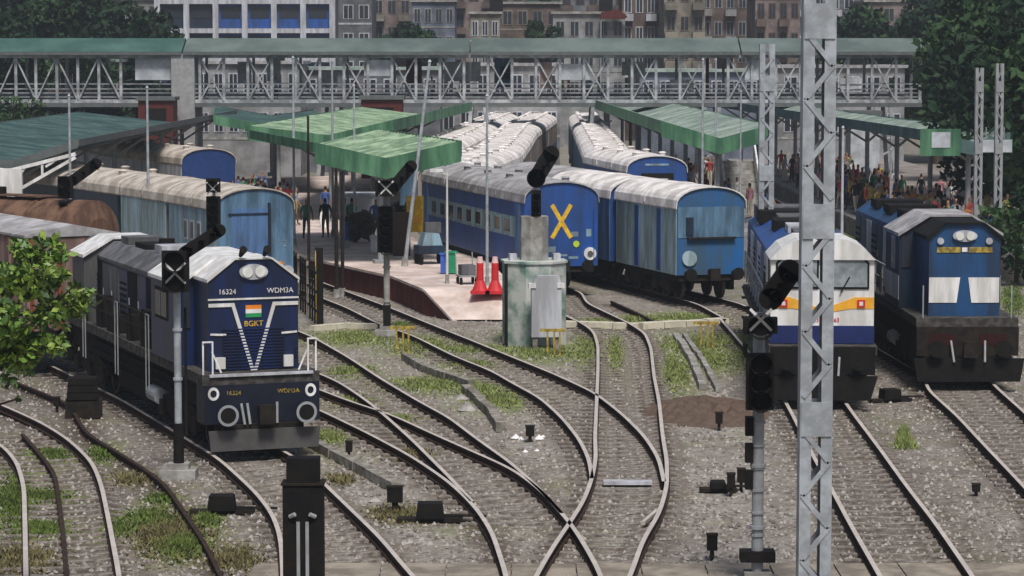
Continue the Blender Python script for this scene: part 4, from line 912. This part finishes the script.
# ------------------------------------------------------------------ platform furniture
def bin_(label, px, py, m, w_=.5, h=1.0):
    x, y, _ = G(px, py, 1.0); t = thing('litter_bin', label, 'bin', (x, y, 1.0)); box('body', m, t, -w_/2, w_/2, -w_/2, w_/2, .05, h); box('rim', m, t, -w_/2-.04, w_/2+.04, -w_/2-.04, w_/2+.04, h, h+.07)
bin_('green litter bin on the platform beside a blue one', 451, 274, m_grn, .42, .85); bin_('narrow blue bin left of the green litter bin', 443, 274, mat('bin blue', (.05,.12,.55), .5), .2, .78)
bin_('small blue bin on the shaded platform', 347, 241, mat('bin blue', (.05,.12,.55)), .35, .8); bin_('blue crate shaped bin beside the signal post', 394, 254, mat('bin blue', (.05,.12,.55)), .45, .7)
bin_('dark green bin in the shade by the bundle', 352, 242, m_grn, .3, 1.2)
for i, (px, lb) in enumerate(((480,'left red warning cone stand with a pale top on the ramp'),(495,'right red warning cone stand with a pale top on the ramp'))):
    x, y, _ = G(px, 293, .95); t = thing('warning_stand', lb, 'warning stand', (x, y, .93), group='red warning stands')
    MB().prism([(-.36,-.3),(.36,-.3),(.3,.3),(-.3,.3)], 0, .12, axis='z').ob('foot', m_red, t)
    MB().cyl((0,0,.12),(0,0,.5),.3,.14,n=12).ob('skirt', m_red, t); MB().cyl((0,0,.5),(0,0,1.15),.14,.13,n=12).ob('stem', m_red, t); MB().cyl((0,0,1.15),(0,0,1.38),.13,.09,n=12).ob('top', mat('pale pink', (.75,.5,.5)), t)
x, y, _ = G(467, 284, 1); t = thing('luggage_trolley', 'small metal luggage trolley left of the red stands', 'trolley', (x, y, 1), R(15))
box('frame', m_gsteel, t, -.35,.35,-.4,.4,.3,.36); box('load', m_grey, t, -.28,.28,-.3,.3,.37,.75)
for s in (-1,1):
    MB().bar((s*.33,.4,.33),(s*.33,.5,1.2),.04).ob('handle', m_gsteel, t)
    for yy in (-.28,.28): MB().cyl((s*.3-.03,yy,.14),(s*.3+.03,yy,.14),.14,n=12).ob('wheel', m_black, t)
# parked motor cycle like cart with cover
x, y, _ = G(430, 264, 1); t = thing('vendor_cart', 'small vendor cart with dark wheels and a pale blue cover on the platform', 'cart', (x, y, 1), R(20))
box('tray', m_dkblue, t, -.6,.6,-.4,.4,.45,.8); MB().prism([(-.45,.8),(.45,.8),(.3,1.3),(-.3,1.35)], -.35, .35).ob('cover', m_pale, t); box('bundle', m_grey, t, -.2,.5,0,.35,1.3,1.75)
for s in (-1,1):
    for yy in (-.3,.3): MB().cyl((s*.5-.04,yy,.25),(s*.5+.04,yy,.25),.25,n=14).ob('wheel', m_black, t)
# yellow board on legs
x, y, _ = G(415, 252, 1); t = thing('notice_stand', 'tall yellow notice stand leaning at the foot of the pole', 'notice stand', (x, y, 1), R(10))
zt2 = AT(415,196,y)[2]-1
box('panel', m_yel, t, -.38,.38,-.04,.04,.9,zt2); box('orange_band', m_org, t, -.3,.3,-.055,-.04,zt2-1.2,zt2-.9)  # orange band across the yellow panel
for s in (-1,1): box('leg', m_yel, t, s*.33-.05, s*.33+.05, -.05,.05,0,.9)
x, y, _ = G(406, 256, 1); t = thing('cabinet', 'brown wooden cabinet left of the yellow stand', 'cabinet', (x-.15, y, 1), R(10)); box('body', mat('brown wood', (.09,.06,.045)), t, -.35,.35,0,.5,0,1.9); box('door', mat('brown wood', (.09,.06,.045)), t, -.3,.3,-.02,0,.1,1.8)
x, y, _ = G(362, 243, 1); t = thing('parcel_heap', 'tall dark heap of bundled goods on the shaded platform', 'parcel heap', (x, y, 1))
for k in range(14): a, b, c_ = random.uniform(-.5,.4), random.uniform(-.3,.3), random.uniform(0,1.3); MB().prism(oc(.3), -.2, .2, axis='z').ob('bundle', mat('dark sacking', (.05,.045,.035), scale=4), t, loc=(a,b,c_+.2), rot=(random.random(),random.random(),random.random()))
x, y, _ = G(360, 237, 1); t = thing('kiosk', 'pale grey stall behind the dark heap of goods', 'kiosk', (x, y+2, 1)); box('wall', m_board, t, -.9,.9,0,1.5,0,1.9); box('roof', m_gband, t, -1,1,-.1,1.6,1.9,2.0); box('counter', m_grey, t, -.8,.8,-.25,0,.9,1.0)
for px, py, lb in ((323,225,'white A shaped board on the shaded platform'),(374,250,'white A shaped board before the dark heap of goods')):
    x, y, _ = G(px, py+2, 1); t = thing('sandwich_board', lb, 'sign', (x, y, 1), .4); MB().bar((0,-.25,0),(0,0,.75),.4,.03).ob('panel', m_white, t); MB().bar((0,.25,0),(0,0.03,.75),.4,.03).ob('panel', m_white, t)
# fence between the left van and the platform track
t = thing('iron_fence', 'black iron railing with uprights behind the navy locomotive', 'fence', (0,0,0))
fa, fb = Vector(G(290,300)), Vector(G(320,328)); 
for z in (.5,1.2,1.9): MB().bar(fa+Vector((0,0,z)), fb+Vector((0,0,z)), .06).ob('rail', m_black, t)
for k in range(14): q = fa+(fb-fa)*k/13; MB().bar(q, q+Vector((0,0,2.1)), .07).ob('upright', m_black if k % 4 else m_tan, t)
MB().bar(fb, fb+Vector((0,0,2.9)), .24).ob('end_post', m_black, t)
x, y, _ = G(317, 320); t = thing('marker_post', 'yellow marker post beside the iron railing', 'post', (x+.0, y, 0)); box('post', m_yel, t, -.05,.05,-.05,.05,0,2.6); box('cap', m_black, t, -.06,.06,-.06,.06,2.6,2.7)
# yellow trestle stands
for px, py, lb in ((553,356,'yellow trestle stand at the foot of the grey cabinet'),(402,353,'yellow trestle stand right of the grass signal base'),(706,348,'yellow trestle stand at the right end of the crossing strip')):
    x, y, _ = G(px, py); t = thing('trestle_stand', lb, 'trestle stand', (x, y, 0), group='yellow trestle stands')
    box('top_bar', m_ymu, t, -.42,.42,-.04,.04,.8,.9)
    for s in (-.18,.04,.22): box('leg', m_ymu, t, s-.03, s+.03,-.03,.03,0,.8)
def point_machine(label, px, py, rz=0, k=1.):
    x, y, _ = G(px, py); t = thing('point_machine', label, 'point machine', (x, y, 0), rz)
    box('bed_plate', m_under, t, -.7*k,.7*k,-.15,.15,.02,.1); MB().prism([(-.3*k,.1),(.3*k,.1),(.26*k,.42*k),(-.26*k,.42*k)], -.22, .22).ob('motor_cover', m_black, t); MB().bar((.3*k,0,.15),(1.2*k,.05,.12),.05).ob('drive_rod', m_under, t)
point_machine('black point machine between the converging tracks', 430, 522); point_machine('low black point machine beside the locomotive track at lower left', 222, 514)
point_machine('grey point machine right of the curved track', 718, 492, 0, .6); 
for (px, py, h, w_, lb) in ((395,512,.55,.34,'stubby black ground signal beside the point machine'),(530,442,.4,.22,'black marker block on the ballast between the tracks'),(731,496,.5,.17,'left of two short black marker posts'),(741,491,.5,.17,'right of two short black marker posts'),(712,560,.5,.2,'short black marker post near the bottom path'),(719,430,.45,.18,'small black marker on the brown earth heap'),(976,496,.26,.16,'small black block on the ballast at right'),(57,412,.4,.16,'small dark stake beside the left rail'),(349,458,.4,.16,'dark stub on the grass by the ditch edge'),(745,360,.5,.14,'thin black stake on the grass beside the drain')):
    x, y, _ = G(px, py); t = thing('marker_post', lb, 'marker post', (x, y, 0)); box('stem', m_under, t, -w_*.2, w_*.2, -.04,.04,0,h*.4); box('head', m_black, t, -w_/2,w_/2,-.09,.09,h*.4,h); box('cap', m_under, t, -w_/2-.015,w_/2+.015,-.1,.1,h,h+.03)
x, y, _ = G(84, 417); t = thing('relay_box', 'black stepped relay box beside the wagons at left', 'relay box', (x, y, 0), R(8)); box('base', m_under, t, -.5,.5,-.35,.35,0,.5)
for k in range(3): box('drawer', m_black, t, -.45+k*.02,.4-k*.02,-.38+k*.02,.3,.52+k*.2,.7+k*.2)
# gear at right: dark point machine between locos
point_machine('dark point machine cluster between the white and blue locomotives', 890, 402, .3, .9)
for s_i in range(2): pass
# white stones by marker (530)
stm = MB()
def stone(mb, x, y, z, r):
    n = 6; base = len(mb.v); a0 = random.random()*6
    vs = [(x+r*random.uniform(.7,1.1)*math.cos(a0+i*math.pi/3), y+r*random.uniform(.7,1.1)*math.sin(a0+i*math.pi/3), z) for i in range(n)]+[(x, y, z+r*random.uniform(.5,.9))]
    mb.add(vs, [(i, (i+1) % n, n) for i in range(n)])
STL = {516:'whitewashed stone left of the small black marker block', 521:'smaller whitewashed stone close left of the marker block', 539:'whitewashed stone close right of the marker block', 543:'small whitewashed stone furthest right of the marker block', 525:'pebble in front of the marker block, left', 537:'pebble in front of the marker block, right', 375:'grey boulder by the end of the ditch wall', 468:'large grey boulder at the culvert foot', 461:'grey boulder just above the culvert foot'}
for px, py, r in ((516,438,.16),(521,440,.12),(539,439,.15),(543,437,.1),(525,452,.1),(537,451,.08),(375,501,.2),(468,410,.35),(461,399,.3)):
    x, y, _ = G(px, py); t = MB(); stone(t, 0, 0, -.01, r); tag(t.ob('stone', m_white if px < 560 and r < .2 else m_conc, None, loc=(x, y, .01)), STL[px], 'stone', 'loose stones on the ballast')
# concrete slab in the crossing (pale bar between rails)
x, y, _ = G(629, 487); t = tag(MB().box(-.56,.56,-.15,.15,.0,.08).ob('tie_bar', m_gband, None, loc=(x-.03, y, .07)), 'pale steel tie bar lying between the rails at the points', 'tie bar')
x, y, _ = G(651, 523); tag(MB().bar((-.2,-.7,.12),(.15,.7,.12),.08).ob('check_rail', m_rtop, None, loc=(x,y,0)), 'short check rail beside the curved right rail', 'check rail')

# ------------------------------------------------------------------ scattered ballast stones (uncountable)
N = 34000
yy = 44+ (rng.random(N)**1.6)*60; xx = (rng.random(N)*1.06-.53)*1024/FOC*yy; rr = rng.uniform(.03,.075,N)
a0 = rng.random(N)*6.28
ang = a0[:,None]+np.arange(4)*math.pi/2; jit = rng.uniform(.6,1.2,(N,4))
bx4 = xx[:,None]+rr[:,None]*jit*np.cos(ang); by4 = yy[:,None]+rr[:,None]*jit*np.sin(ang)
V = np.zeros((N,5,3)); V[:,:4,0] = bx4; V[:,:4,1] = by4; V[:,:4,2] = -.01; V[:,4,0] = xx; V[:,4,1] = yy; V[:,4,2] = rr*rng.uniform(.5,1.1,N)
i5 = (np.arange(N)*5)[:,None]
F = np.concatenate([i5+np.array([[a,(a+1)%4,4]]) for a in range(4)], 0)
def bulk(name, V, F, mats, mi=None, smooth=False):
    me = bpy.data.meshes.new(name); V = V.reshape(-1,3); k = F.shape[1]
    me.vertices.add(len(V)); me.vertices.foreach_set('co', V.astype(np.float32).ravel()); me.loops.add(F.size); me.loops.foreach_set('vertex_index', F.astype(np.int32).ravel())
    me.polygons.add(len(F)); me.polygons.foreach_set('loop_start', np.arange(0,F.size,k,dtype=np.int32)); me.polygons.foreach_set('loop_total', np.full(len(F),k,dtype=np.int32))
    for m in mats: me.materials.append(m)
    if mi is not None: me.polygons.foreach_set('material_index', mi.astype(np.int32))
    me.update(); me.validate(); return me
st_m = [mat('ballast stone light', (.36,.335,.3), .9), mat('ballast stone mid', (.26,.235,.21), .9), mat('ballast stone dark', (.15,.13,.115), .9)]
mi = np.tile(rng.integers(0,3,N), 4)
tag(link('ballast_stones', bulk('ballast_stones', V, F, st_m, mi)), 'loose grey ballast stones scattered between the tracks', 'ballast', kind='stuff')

# ------------------------------------------------------------------ grass patches
def grass(label, patches, m, dens=1.0, h=.18):
    vs = []; GRASS.extend(patches) if 'dry' not in label else None
    for (px, py, rx, ry) in patches:
        n = int(rx*ry*4.0*dens)
        for _ in range(n):
            r = random.random()**.5*random.choice((.6,.85,1.1,1.5)); a = random.random()*6.28
            x, y, _z = G(px+rx*r*math.cos(a), py+ry*r*math.sin(a)); hh = h*random.uniform(.2,.9)*max(.25, 1.15-r*.6); th = random.random()*6.28; w_ = .03
            dx, dy = math.cos(th)*w_, math.sin(th)*w_; lx, ly = random.uniform(-.1,.1), random.uniform(-.1,.1)
            vs.append([(x-dx,y-dy,0),(x+dx,y+dy,0),(x+lx,y+ly,hh)])
    V = np.array(vs); F = np.arange(len(vs)*3).reshape(-1,3)
    return tag(link('grass', bulk('grass', V, F, [m])), label, 'grass', kind='stuff')
m_gr2 = mat('fresh grass', (.25,.3,.1), .8, c2=(.17,.2,.07), amt=1)
grass('green grass growing along the verge before the platform', [(355,338,40,7),(420,345,35,9),(430,385,45,7),(470,365,25,5),(500,400,28,9),(352,402,22,6),(330,437,18,7),(545,352,40,8),(520,338,18,8),(470,350,40,5),(590,350,14,16),(395,420,20,5),(350,372,24,6),(480,390,30,6)], m_gr2, 1.6)
grass('green grass around the drain right of the track', [(690,345,30,10),(675,372,14,18),(730,340,25,8),(712,360,22,10),(640,320,30,4),(690,318,40,5),(745,355,14,14),(615,352,9,20),(600,322,30,3)], m_gr2, 1.6)
grass('tufts of grass between the rails at lower left', [(52,455,28,6),(100,455,14,9),(35,497,36,7),(40,530,30,8),(150,520,30,10),(180,545,28,14),(15,500,16,30),(205,520,14,10),(120,530,18,8),(160,500,16,6)], m_grass, 1.6)
grass('dry brown grass on the slope at lower left', [(170,535,45,25),(235,560,30,14),(20,560,40,16),(415,455,24,7),(340,480,20,6),(395,515,30,10),(130,480,30,8)], m_dryg, .8)
grass('small bright weed on the ballast at right', [(905,447,10,2),(904,438,5,6)], m_gr2, 5, .45)
grass('thin green strips beside the tracks behind the locomotives', [(860,262,14,4),(856,240,20,4),(880,300,8,4),(1012,300,12,18),(400,325,20,3)], m_grass, 2)

# ------------------------------------------------------------------ the ground sheet
gx = np.concatenate([[-900,-200,-60],np.arange(-34,34.01,.25),[60,200,900]]); gy = np.concatenate([[-60,20],np.arange(38,112,.25),np.arange(112,240,2.),[400,900,2500]])
GX, GY = np.meshgrid(gx, gy); GZ = rng.uniform(-.035,.012,GX.shape); GZ[(abs(GX) > 34) | (GY < 38) | (GY > 111)] = -.01
rust = np.zeros(GX.shape)
for yy_, xx_ in RAILS:
    xi = np.interp(gy, yy_, xx_); ok = (gy >= yy_[0]-.5) & (gy <= yy_[-1]+.5); d_ = np.abs(GX-xi[:,None]); rust = np.maximum(rust, np.where(ok[:,None], np.exp(-(d_/.34)**2)+.35*np.exp(-(d_/1.0)**2), 0))
moss = np.zeros(GX.shape)
for px, py, rx, ry in GRASS:
    c0 = G(px, py); ex = abs(G(px+rx, py)[0]-c0[0]); ey = abs(G(px, py-ry)[1]-c0[1]); moss = np.maximum(moss, np.exp(-.42*(((GX-c0[0])/ex)**2+((GY-c0[1])/ey)**2)))
def blob(cx, cy, rx, ry): return np.exp(-(((GX-cx)/rx)**2+((GY-cy)/ry)**2))
soil_and_vignette = np.clip(.75/(1+np.exp((GX+6.0+(GY-50)*.06)/.8))+.45/(1+np.exp(-(GX-6.6)/.5))+.6*blob(8.0,58,1.3,14)+.5*blob(12.8,66,1.2,14), 0, 1)  # side terms paint a vignette into the ground colour; blobs are oily track beds
nx_, ny_ = len(gx), len(gy); V = np.stack([GX, GY, GZ], -1).reshape(-1,3)
ii = (np.arange(ny_-1)[:,None]*nx_+np.arange(nx_-1)[None,:]).ravel(); F = np.stack([ii, ii+1, ii+1+nx_, ii+nx_], 1)
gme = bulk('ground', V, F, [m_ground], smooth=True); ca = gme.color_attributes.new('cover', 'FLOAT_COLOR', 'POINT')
ca.data.foreach_set('color', np.stack([moss, np.clip(rust,0,1), soil_and_vignette, np.ones(moss.shape)], -1).astype(np.float32).ravel())
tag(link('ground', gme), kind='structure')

# ------------------------------------------------------------------ trees
def leaves(cl, n_per, size, m_list, jitter=.35):
    Vs = []; mi = []
    for (cx, cy, cz, r) in cl:
        n = int(n_per*r*r)
        d = rng.normal(size=(n,3)); d /= np.linalg.norm(d,axis=1)[:,None]; rad = r*(.55+.5*rng.random(n))[:,None]
        c = np.array([cx,cy,cz])+d*rad*np.array([1,1,.8]); a = rng.normal(size=(n,3)); a /= np.linalg.norm(a,axis=1)[:,None]; b = np.cross(a, rng.normal(size=(n,3))); b /= np.linalg.norm(b,axis=1)[:,None]
        s = size*rng.uniform(.5,1.3,n)[:,None]
        Vs.append(np.stack([c-a*s, c+b*s*.5, c+a*s, c-b*s*.5],1)); mi.append(np.full(n, rng.integers(0,len(m_list))))
    V = np.concatenate(Vs); F = np.arange(len(V)*4).reshape(-1,4); return V, F, np.concatenate(mi)
def tree(label, x, y, h, r, m_list, clumps=26, n_per=130, size=.28, name='tree', trunk_off=(0,0), zc=.62, group=None):
    t = thing(name, label, 'tree', (x, y, 0), group=group); ox, oy = trunk_off
    MB().cyl((ox,oy,-.1),(ox*.5,oy*.5,h*.45), h*.03, h*.018, n=9).ob('trunk', m_bark, t)
    tr = t.children[0]; cl = []
    for k in range(clumps):
        a = random.random()*6.28; q = random.random()**.5; zz = random.uniform(-1, 1)
        rr_ = r*math.sqrt(max(.05, 1-zz*zz))*q; cl.append((rr_*math.cos(a), rr_*math.sin(a), h*zc+zz*h*(1-zc)*.85, r*random.uniform(.22,.4)))
    for k in range(7):
        c = cl[k]; MB().cyl((ox*.6,oy*.6,h*.35),(c[0],c[1],c[2]), h*.012, h*.004, n=6).ob('limb', m_bark, t)
    V, F, mi = leaves(cl, n_per, size, m_list); link('crown', bulk('crown', V, F, m_list, mi), t)
    return t
LV = [m_leaf, m_leaf, m_leaf2]
for i, (px, D, h, r, lb) in enumerate(((30,250,17,8,'dark tree behind the bridge at far left'),(85,235,14.5,6.5,'bushy dark tree left of the blue office block'),(140,240,13.3,5,'rounded tree directly left of the blue office block'),(-20,215,13,6,'dark tree at the left frame edge beyond the bridge'),(400,262,13,3.6,'small green tree in front of the pink grey houses'),(425,270,12,3,'low green bush tree right of the small tree behind the bridge roof'),(538,265,13,3,'green tree rising behind the bridge roof at centre'),
        (862,255,13.8,6,'tree behind the bridge right of the mast'),(938,238,13.5,5.5,'broad tree behind the right end of the bridge'),(990,186,14.5,5,'tall dark tree covering the right end of the bridge'),(1012,168,15,5.6,'large dark tree behind the two thin masts'),(1050,160,17,7,'darkest tree at the right frame edge'),(1045,138,11,6,'lower dark tree right of the right canopy'),(1016,240,19,9,'high tree filling the upper right corner'))):
    tree(lb, AT(px,100,D)[0], D, h, r, LV, clumps=30, n_per=70, size=.42 if D > 180 else .34)
for px, D, h, r, lb in ((1018,116,4.2,2.6,'green shrub by the right platform behind the blue locomotive'),(20,196,6.5,4,'low green shrub below the bridge at left'),(75,202,6.5,4,'dark shrub below the bridge left of the brick kiosk'),(110,203,6,3.5,'green shrub below the bridge beside the brick kiosk')):
    tree(lb, AT(px,200,D)[0], D, h, r, [m_leaf2, m_leaf], clumps=18, n_per=120, size=.22, name='shrub', zc=.5)
# foreground leafy bush at left
t = thing('leafy_tree', 'bright green leafy tree at the left edge of the frame', 'tree', (-10.2, 45.5, 0))
MB().cyl((0,0,0),(.3,0,4.6),.16,.09,n=10).ob('trunk', m_bark, t); cl = []
cpx = [(-25,300,62),(10,262,30),(35,250,28),(58,262,26),(20,300,45),(60,300,34),(80,285,14),(48,330,30),(20,345,38),(70,268,16),(-10,370,34),(30,372,16),(15,395,8),(92,287,9),(60,238,12),(66,328,12),(84,312,9),(97,302,6),(40,275,30)]
for px, py, r in cpx:
    D = 45.5+random.uniform(-.7,.7); p = AT(px, py, D); cl += [(p[0]+10.2+random.uniform(-.6,.6)*r/60, p[1]-45.5+random.uniform(-.6,.6)*r/60, p[2]+random.uniform(-.6,.6)*r/60, r/60*random.uniform(.35,.6)) for _ in range(max(1, int(r/7)))]
for c in cl[::6]: MB().cyl((.2,0,3.6),(c[0],c[1],c[2]), .05, .015, n=6).ob('limb', m_bark, t)
V, F, mi = leaves(cl, 1000, .09, [m_leafb, mat('yellow green leaves', (.24,.33,.05), .5, c2=(.12,.2,.03), amt=1), mat('deep green leaves', (.04,.09,.02), .5)]); link('crown', bulk('crown', V, F, [m_leafb, MATS['yellow green leaves'], MATS['deep green leaves']], rng.choice([0,1,1,2],len(mi))), t)  # three leaf greens mixed at random over the crown

# ------------------------------------------------------------------ background buildings
def building(label, px0, px1, top, D, m, depth=10, floors=4, cols=6, wm=m_glass, frame=None, balc=False, roofm=None, z_top=None):
    x0 = AT(px0, 50, D)[0]; x1 = AT(px1, 50, D)[0]; zt = z_top or AT(512, top, D)[2]
    t = thing('building', label, 'building', ((x0+x1)/2, D, 0)); w2 = (x1-x0)/2
    box('wall', m, t, -w2, w2, 0, depth, 0, zt); rf = box('roof', roofm or m_conc, t, -w2-.25, w2+.25, -.3, depth+.2, zt, zt+.25)
    box('water_tank', m_black, rf, w2*.3, w2*.3+1.4, 2, 3.4, zt+.25, zt+1.6)
    fh = 3.1; n = int(zt/fh); cw = 2*w2/cols
    for f in range(n):
        z = zt-fh*(f+1)+.8
        if z < 3: continue
        for c in range(cols):
            xc = -w2+cw*(c+.5)
            o = MB().box(xc-cw*.33, xc+cw*.33, -.06, 0, z, z+1.6).ob('window', frame or m_gband, t)
            MB().box(xc-cw*.33+.1, xc-.04, -.09, -.06, z+.1, z+1.5).box(xc+.04, xc+cw*.33-.1, -.09, -.06, z+.1, z+1.5).ob('pane', wm, o)
        if balc:
            for c in range(0, cols, 2):
                xc = -w2+cw*(c+.5); box('balcony', frame or m_gband, t, xc-cw*.45, xc+cw*.45, -1.1, -.07, z-.9, z-.1)
        else: box('floor_band', frame or m_conc, t, -w2, w2, -.04, 0, z-.6, z-.4)
    return t
mb_ = {k: mat(k, tuple(x*.6 for x in c), .85, c2=tuple(x*.35 for x in c), amt=1, scale=.5) for k, c in {'pinkish plaster': (.38,.3,.28), 'cream plaster': (.42,.38,.31), 'grey plaster': (.27,.28,.3), 'brown plaster': (.24,.18,.15), 'pale plaster': (.5,.5,.5), 'blue grey plaster': (.26,.3,.38)}.items()}
P_ = lambda k: mb_[k]
# blue office block: white frame with blue panels
D = 290; t = thing('building', 'office block with white columns and deep blue window bays', 'building', (AT(245,50,D)[0], D, 0)); w2 = (AT(335,50,D)[0]-AT(160,50,D)[0])/2
box('wall', P_('grey plaster'), t, -w2, w2, .6, 12, 0, 18.5); box('roof', m_conc, t, -w2-.3, w2+.3, -.3, 12.2, 18.5, 18.8)
for k in range(7): x_ = -w2+2*w2*k/6; box('column', m_gband, t, x_-.3, x_+.3, -.1, .6, 0, 18.5)
for f in range(5):
    z = 3+f*3.1
    box('floor_band', m_gband, t, -w2, w2, .0, .58, z-.5, z)
    for k in range(6):
        xa = -w2+2*w2*k/6+.35; xb = -w2+2*w2*(k+1)/6-.35
        o = box('window', m_royal if k > 1 else m_dkblue, t, xa, xb, .5, .6, z+.02, z+2.5); MB().box(xa+.2, xb-.2, .45, .5, z+1.1, z+2.3).ob('pane', m_glass, o)
bl = [(325,372,-30,300,'grey plaster',3,'narrow grey block right of the blue office block',False),(372,412,-6,320,'pinkish plaster',3,'pinkish block behind the small green tree',True),(412,455,2,305,'blue grey plaster',4,'blue grey flats left of the stepped apartment house',False),(452,525,-18,330,'pinkish plaster',5,'stepped pink apartment house with balconies',True),(470,500,14,285,'cream plaster',3,'low cream house right behind the bridge roof',False),
      (500,560,4,300,'brown plaster',4,'brown house behind the central green tree',False),(553,625,14,280,'pale plaster',5,'long pale low house with few windows',False),(560,640,-14,340,'grey plaster',6,'grey flats behind the long pale house',True),(622,668,-8,300,'brown plaster',4,'crowded brown flats right of the pale house',True),(664,705,-20,290,'cream plaster',3,'cream flats with balconies in the upper middle',True),(700,760,-12,310,'brown plaster',5,'brown flats left of the lattice mast top',True),(755,800,-4,285,'pinkish plaster',4,'pink plaster flats directly behind the mast',True),
      (798,870,-10,330,'grey plaster',5,'grey apartment row right of the tall mast',True),(865,960,2,320,'pinkish plaster',6,'faded pink row of houses behind the right trees',False),(-60,60,-12,330,'grey plaster',6,'dim grey block behind the left trees',False),(55,165,0,310,'pale plaster',6,'pale block behind the left trees',False),(950,1100,-15,330,'grey plaster',7,'grey block hidden behind the upper right trees',False)]
for i, (a, b, top, D, mm, cols, lb, bal) in enumerate(bl): building(lb, a, b, top, D, P_(mm), cols=cols, balc=bal, frame=[m_gband, P_('cream plaster'), P_('pale plaster'), P_('brown plaster')][i % 4])
# red awning building + low roofs seen through and under the bridge
x0 = AT(613,16,279)[0]; t = thing('awning', 'dark red sheet awning on the long pale house', 'awning', (x0, 279, 0)); z_ = AT(613,19,279)[2]
MB().prism([(-1.4,z_),(1.2,z_),(1.5,z_+.2),(.6,z_+1.0),(-1.2,z_+.7)], -.6, .4).ob('sheet', m_dred, t); box('prop', m_gsteel, t, -1.3,-1.2,-.5,-.4,0,z_)
for i, (a, b, top, D, mm, lb) in enumerate(((196,300,64,215,'pale plaster','low pale station building seen through the bridge at left'),(300,440,70,222,'grey plaster','low grey station hall behind the bridge trusses'),(440,560,66,228,'pale plaster','low white hall behind the central bridge trusses'),(640,760,72,225,'blue grey plaster','low bluish hall behind the right bridge trusses'),(760,905,68,228,'pale plaster','low pale hall behind the far right trusses'),(0,120,62,232,'brown plaster','low brown shed behind the left bridge trusses'))):
    building(lb, a, b, top, D, P_(mm), cols=7, depth=8, roofm=m_cang if i % 2 else m_groof)
# far hill of trees closing the horizon
hill = MB(); n = 90; vs = []
for i in range(n+1):
    x = -300+600*i/n; z = 20+3*math.sin(i*.7)+2*math.sin(i*1.9)+random.random()*1.5
    vs += [(x, 480, -1), (x, 480, z*.6), (x, 520, z), (x, 700, z+6)]
for i in range(n):
    for k in range(3): hill.f.append((i*4+k, (i+1)*4+k, (i+1)*4+k+1, i*4+k+1)); hill.m.append(0)
hill.v = vs; tag(hill.ob('hill', m_leaf), kind='structure')
# haze
hz_m = bpy.data.materials.new('haze'); hz_m.use_nodes = True; nn = hz_m.node_tree.nodes; nn.remove(nn['Principled BSDF']); pv = nn.new('ShaderNodeVolumePrincipled')
pv.inputs['Density'].default_value = .0004; pv.inputs['Color'].default_value = (.8,.87,.95,1); pv.inputs['Anisotropy'].default_value = .2
hz_m.node_tree.links.new(pv.outputs[0], nn['Material Output'].inputs['Volume'])
tag(MB().box(-950,950,-70,2600,-1,45).ob('haze', hz_m), kind='stuff')
print('sleepers', NSL[0], 'objects', len(bpy.data.objects))
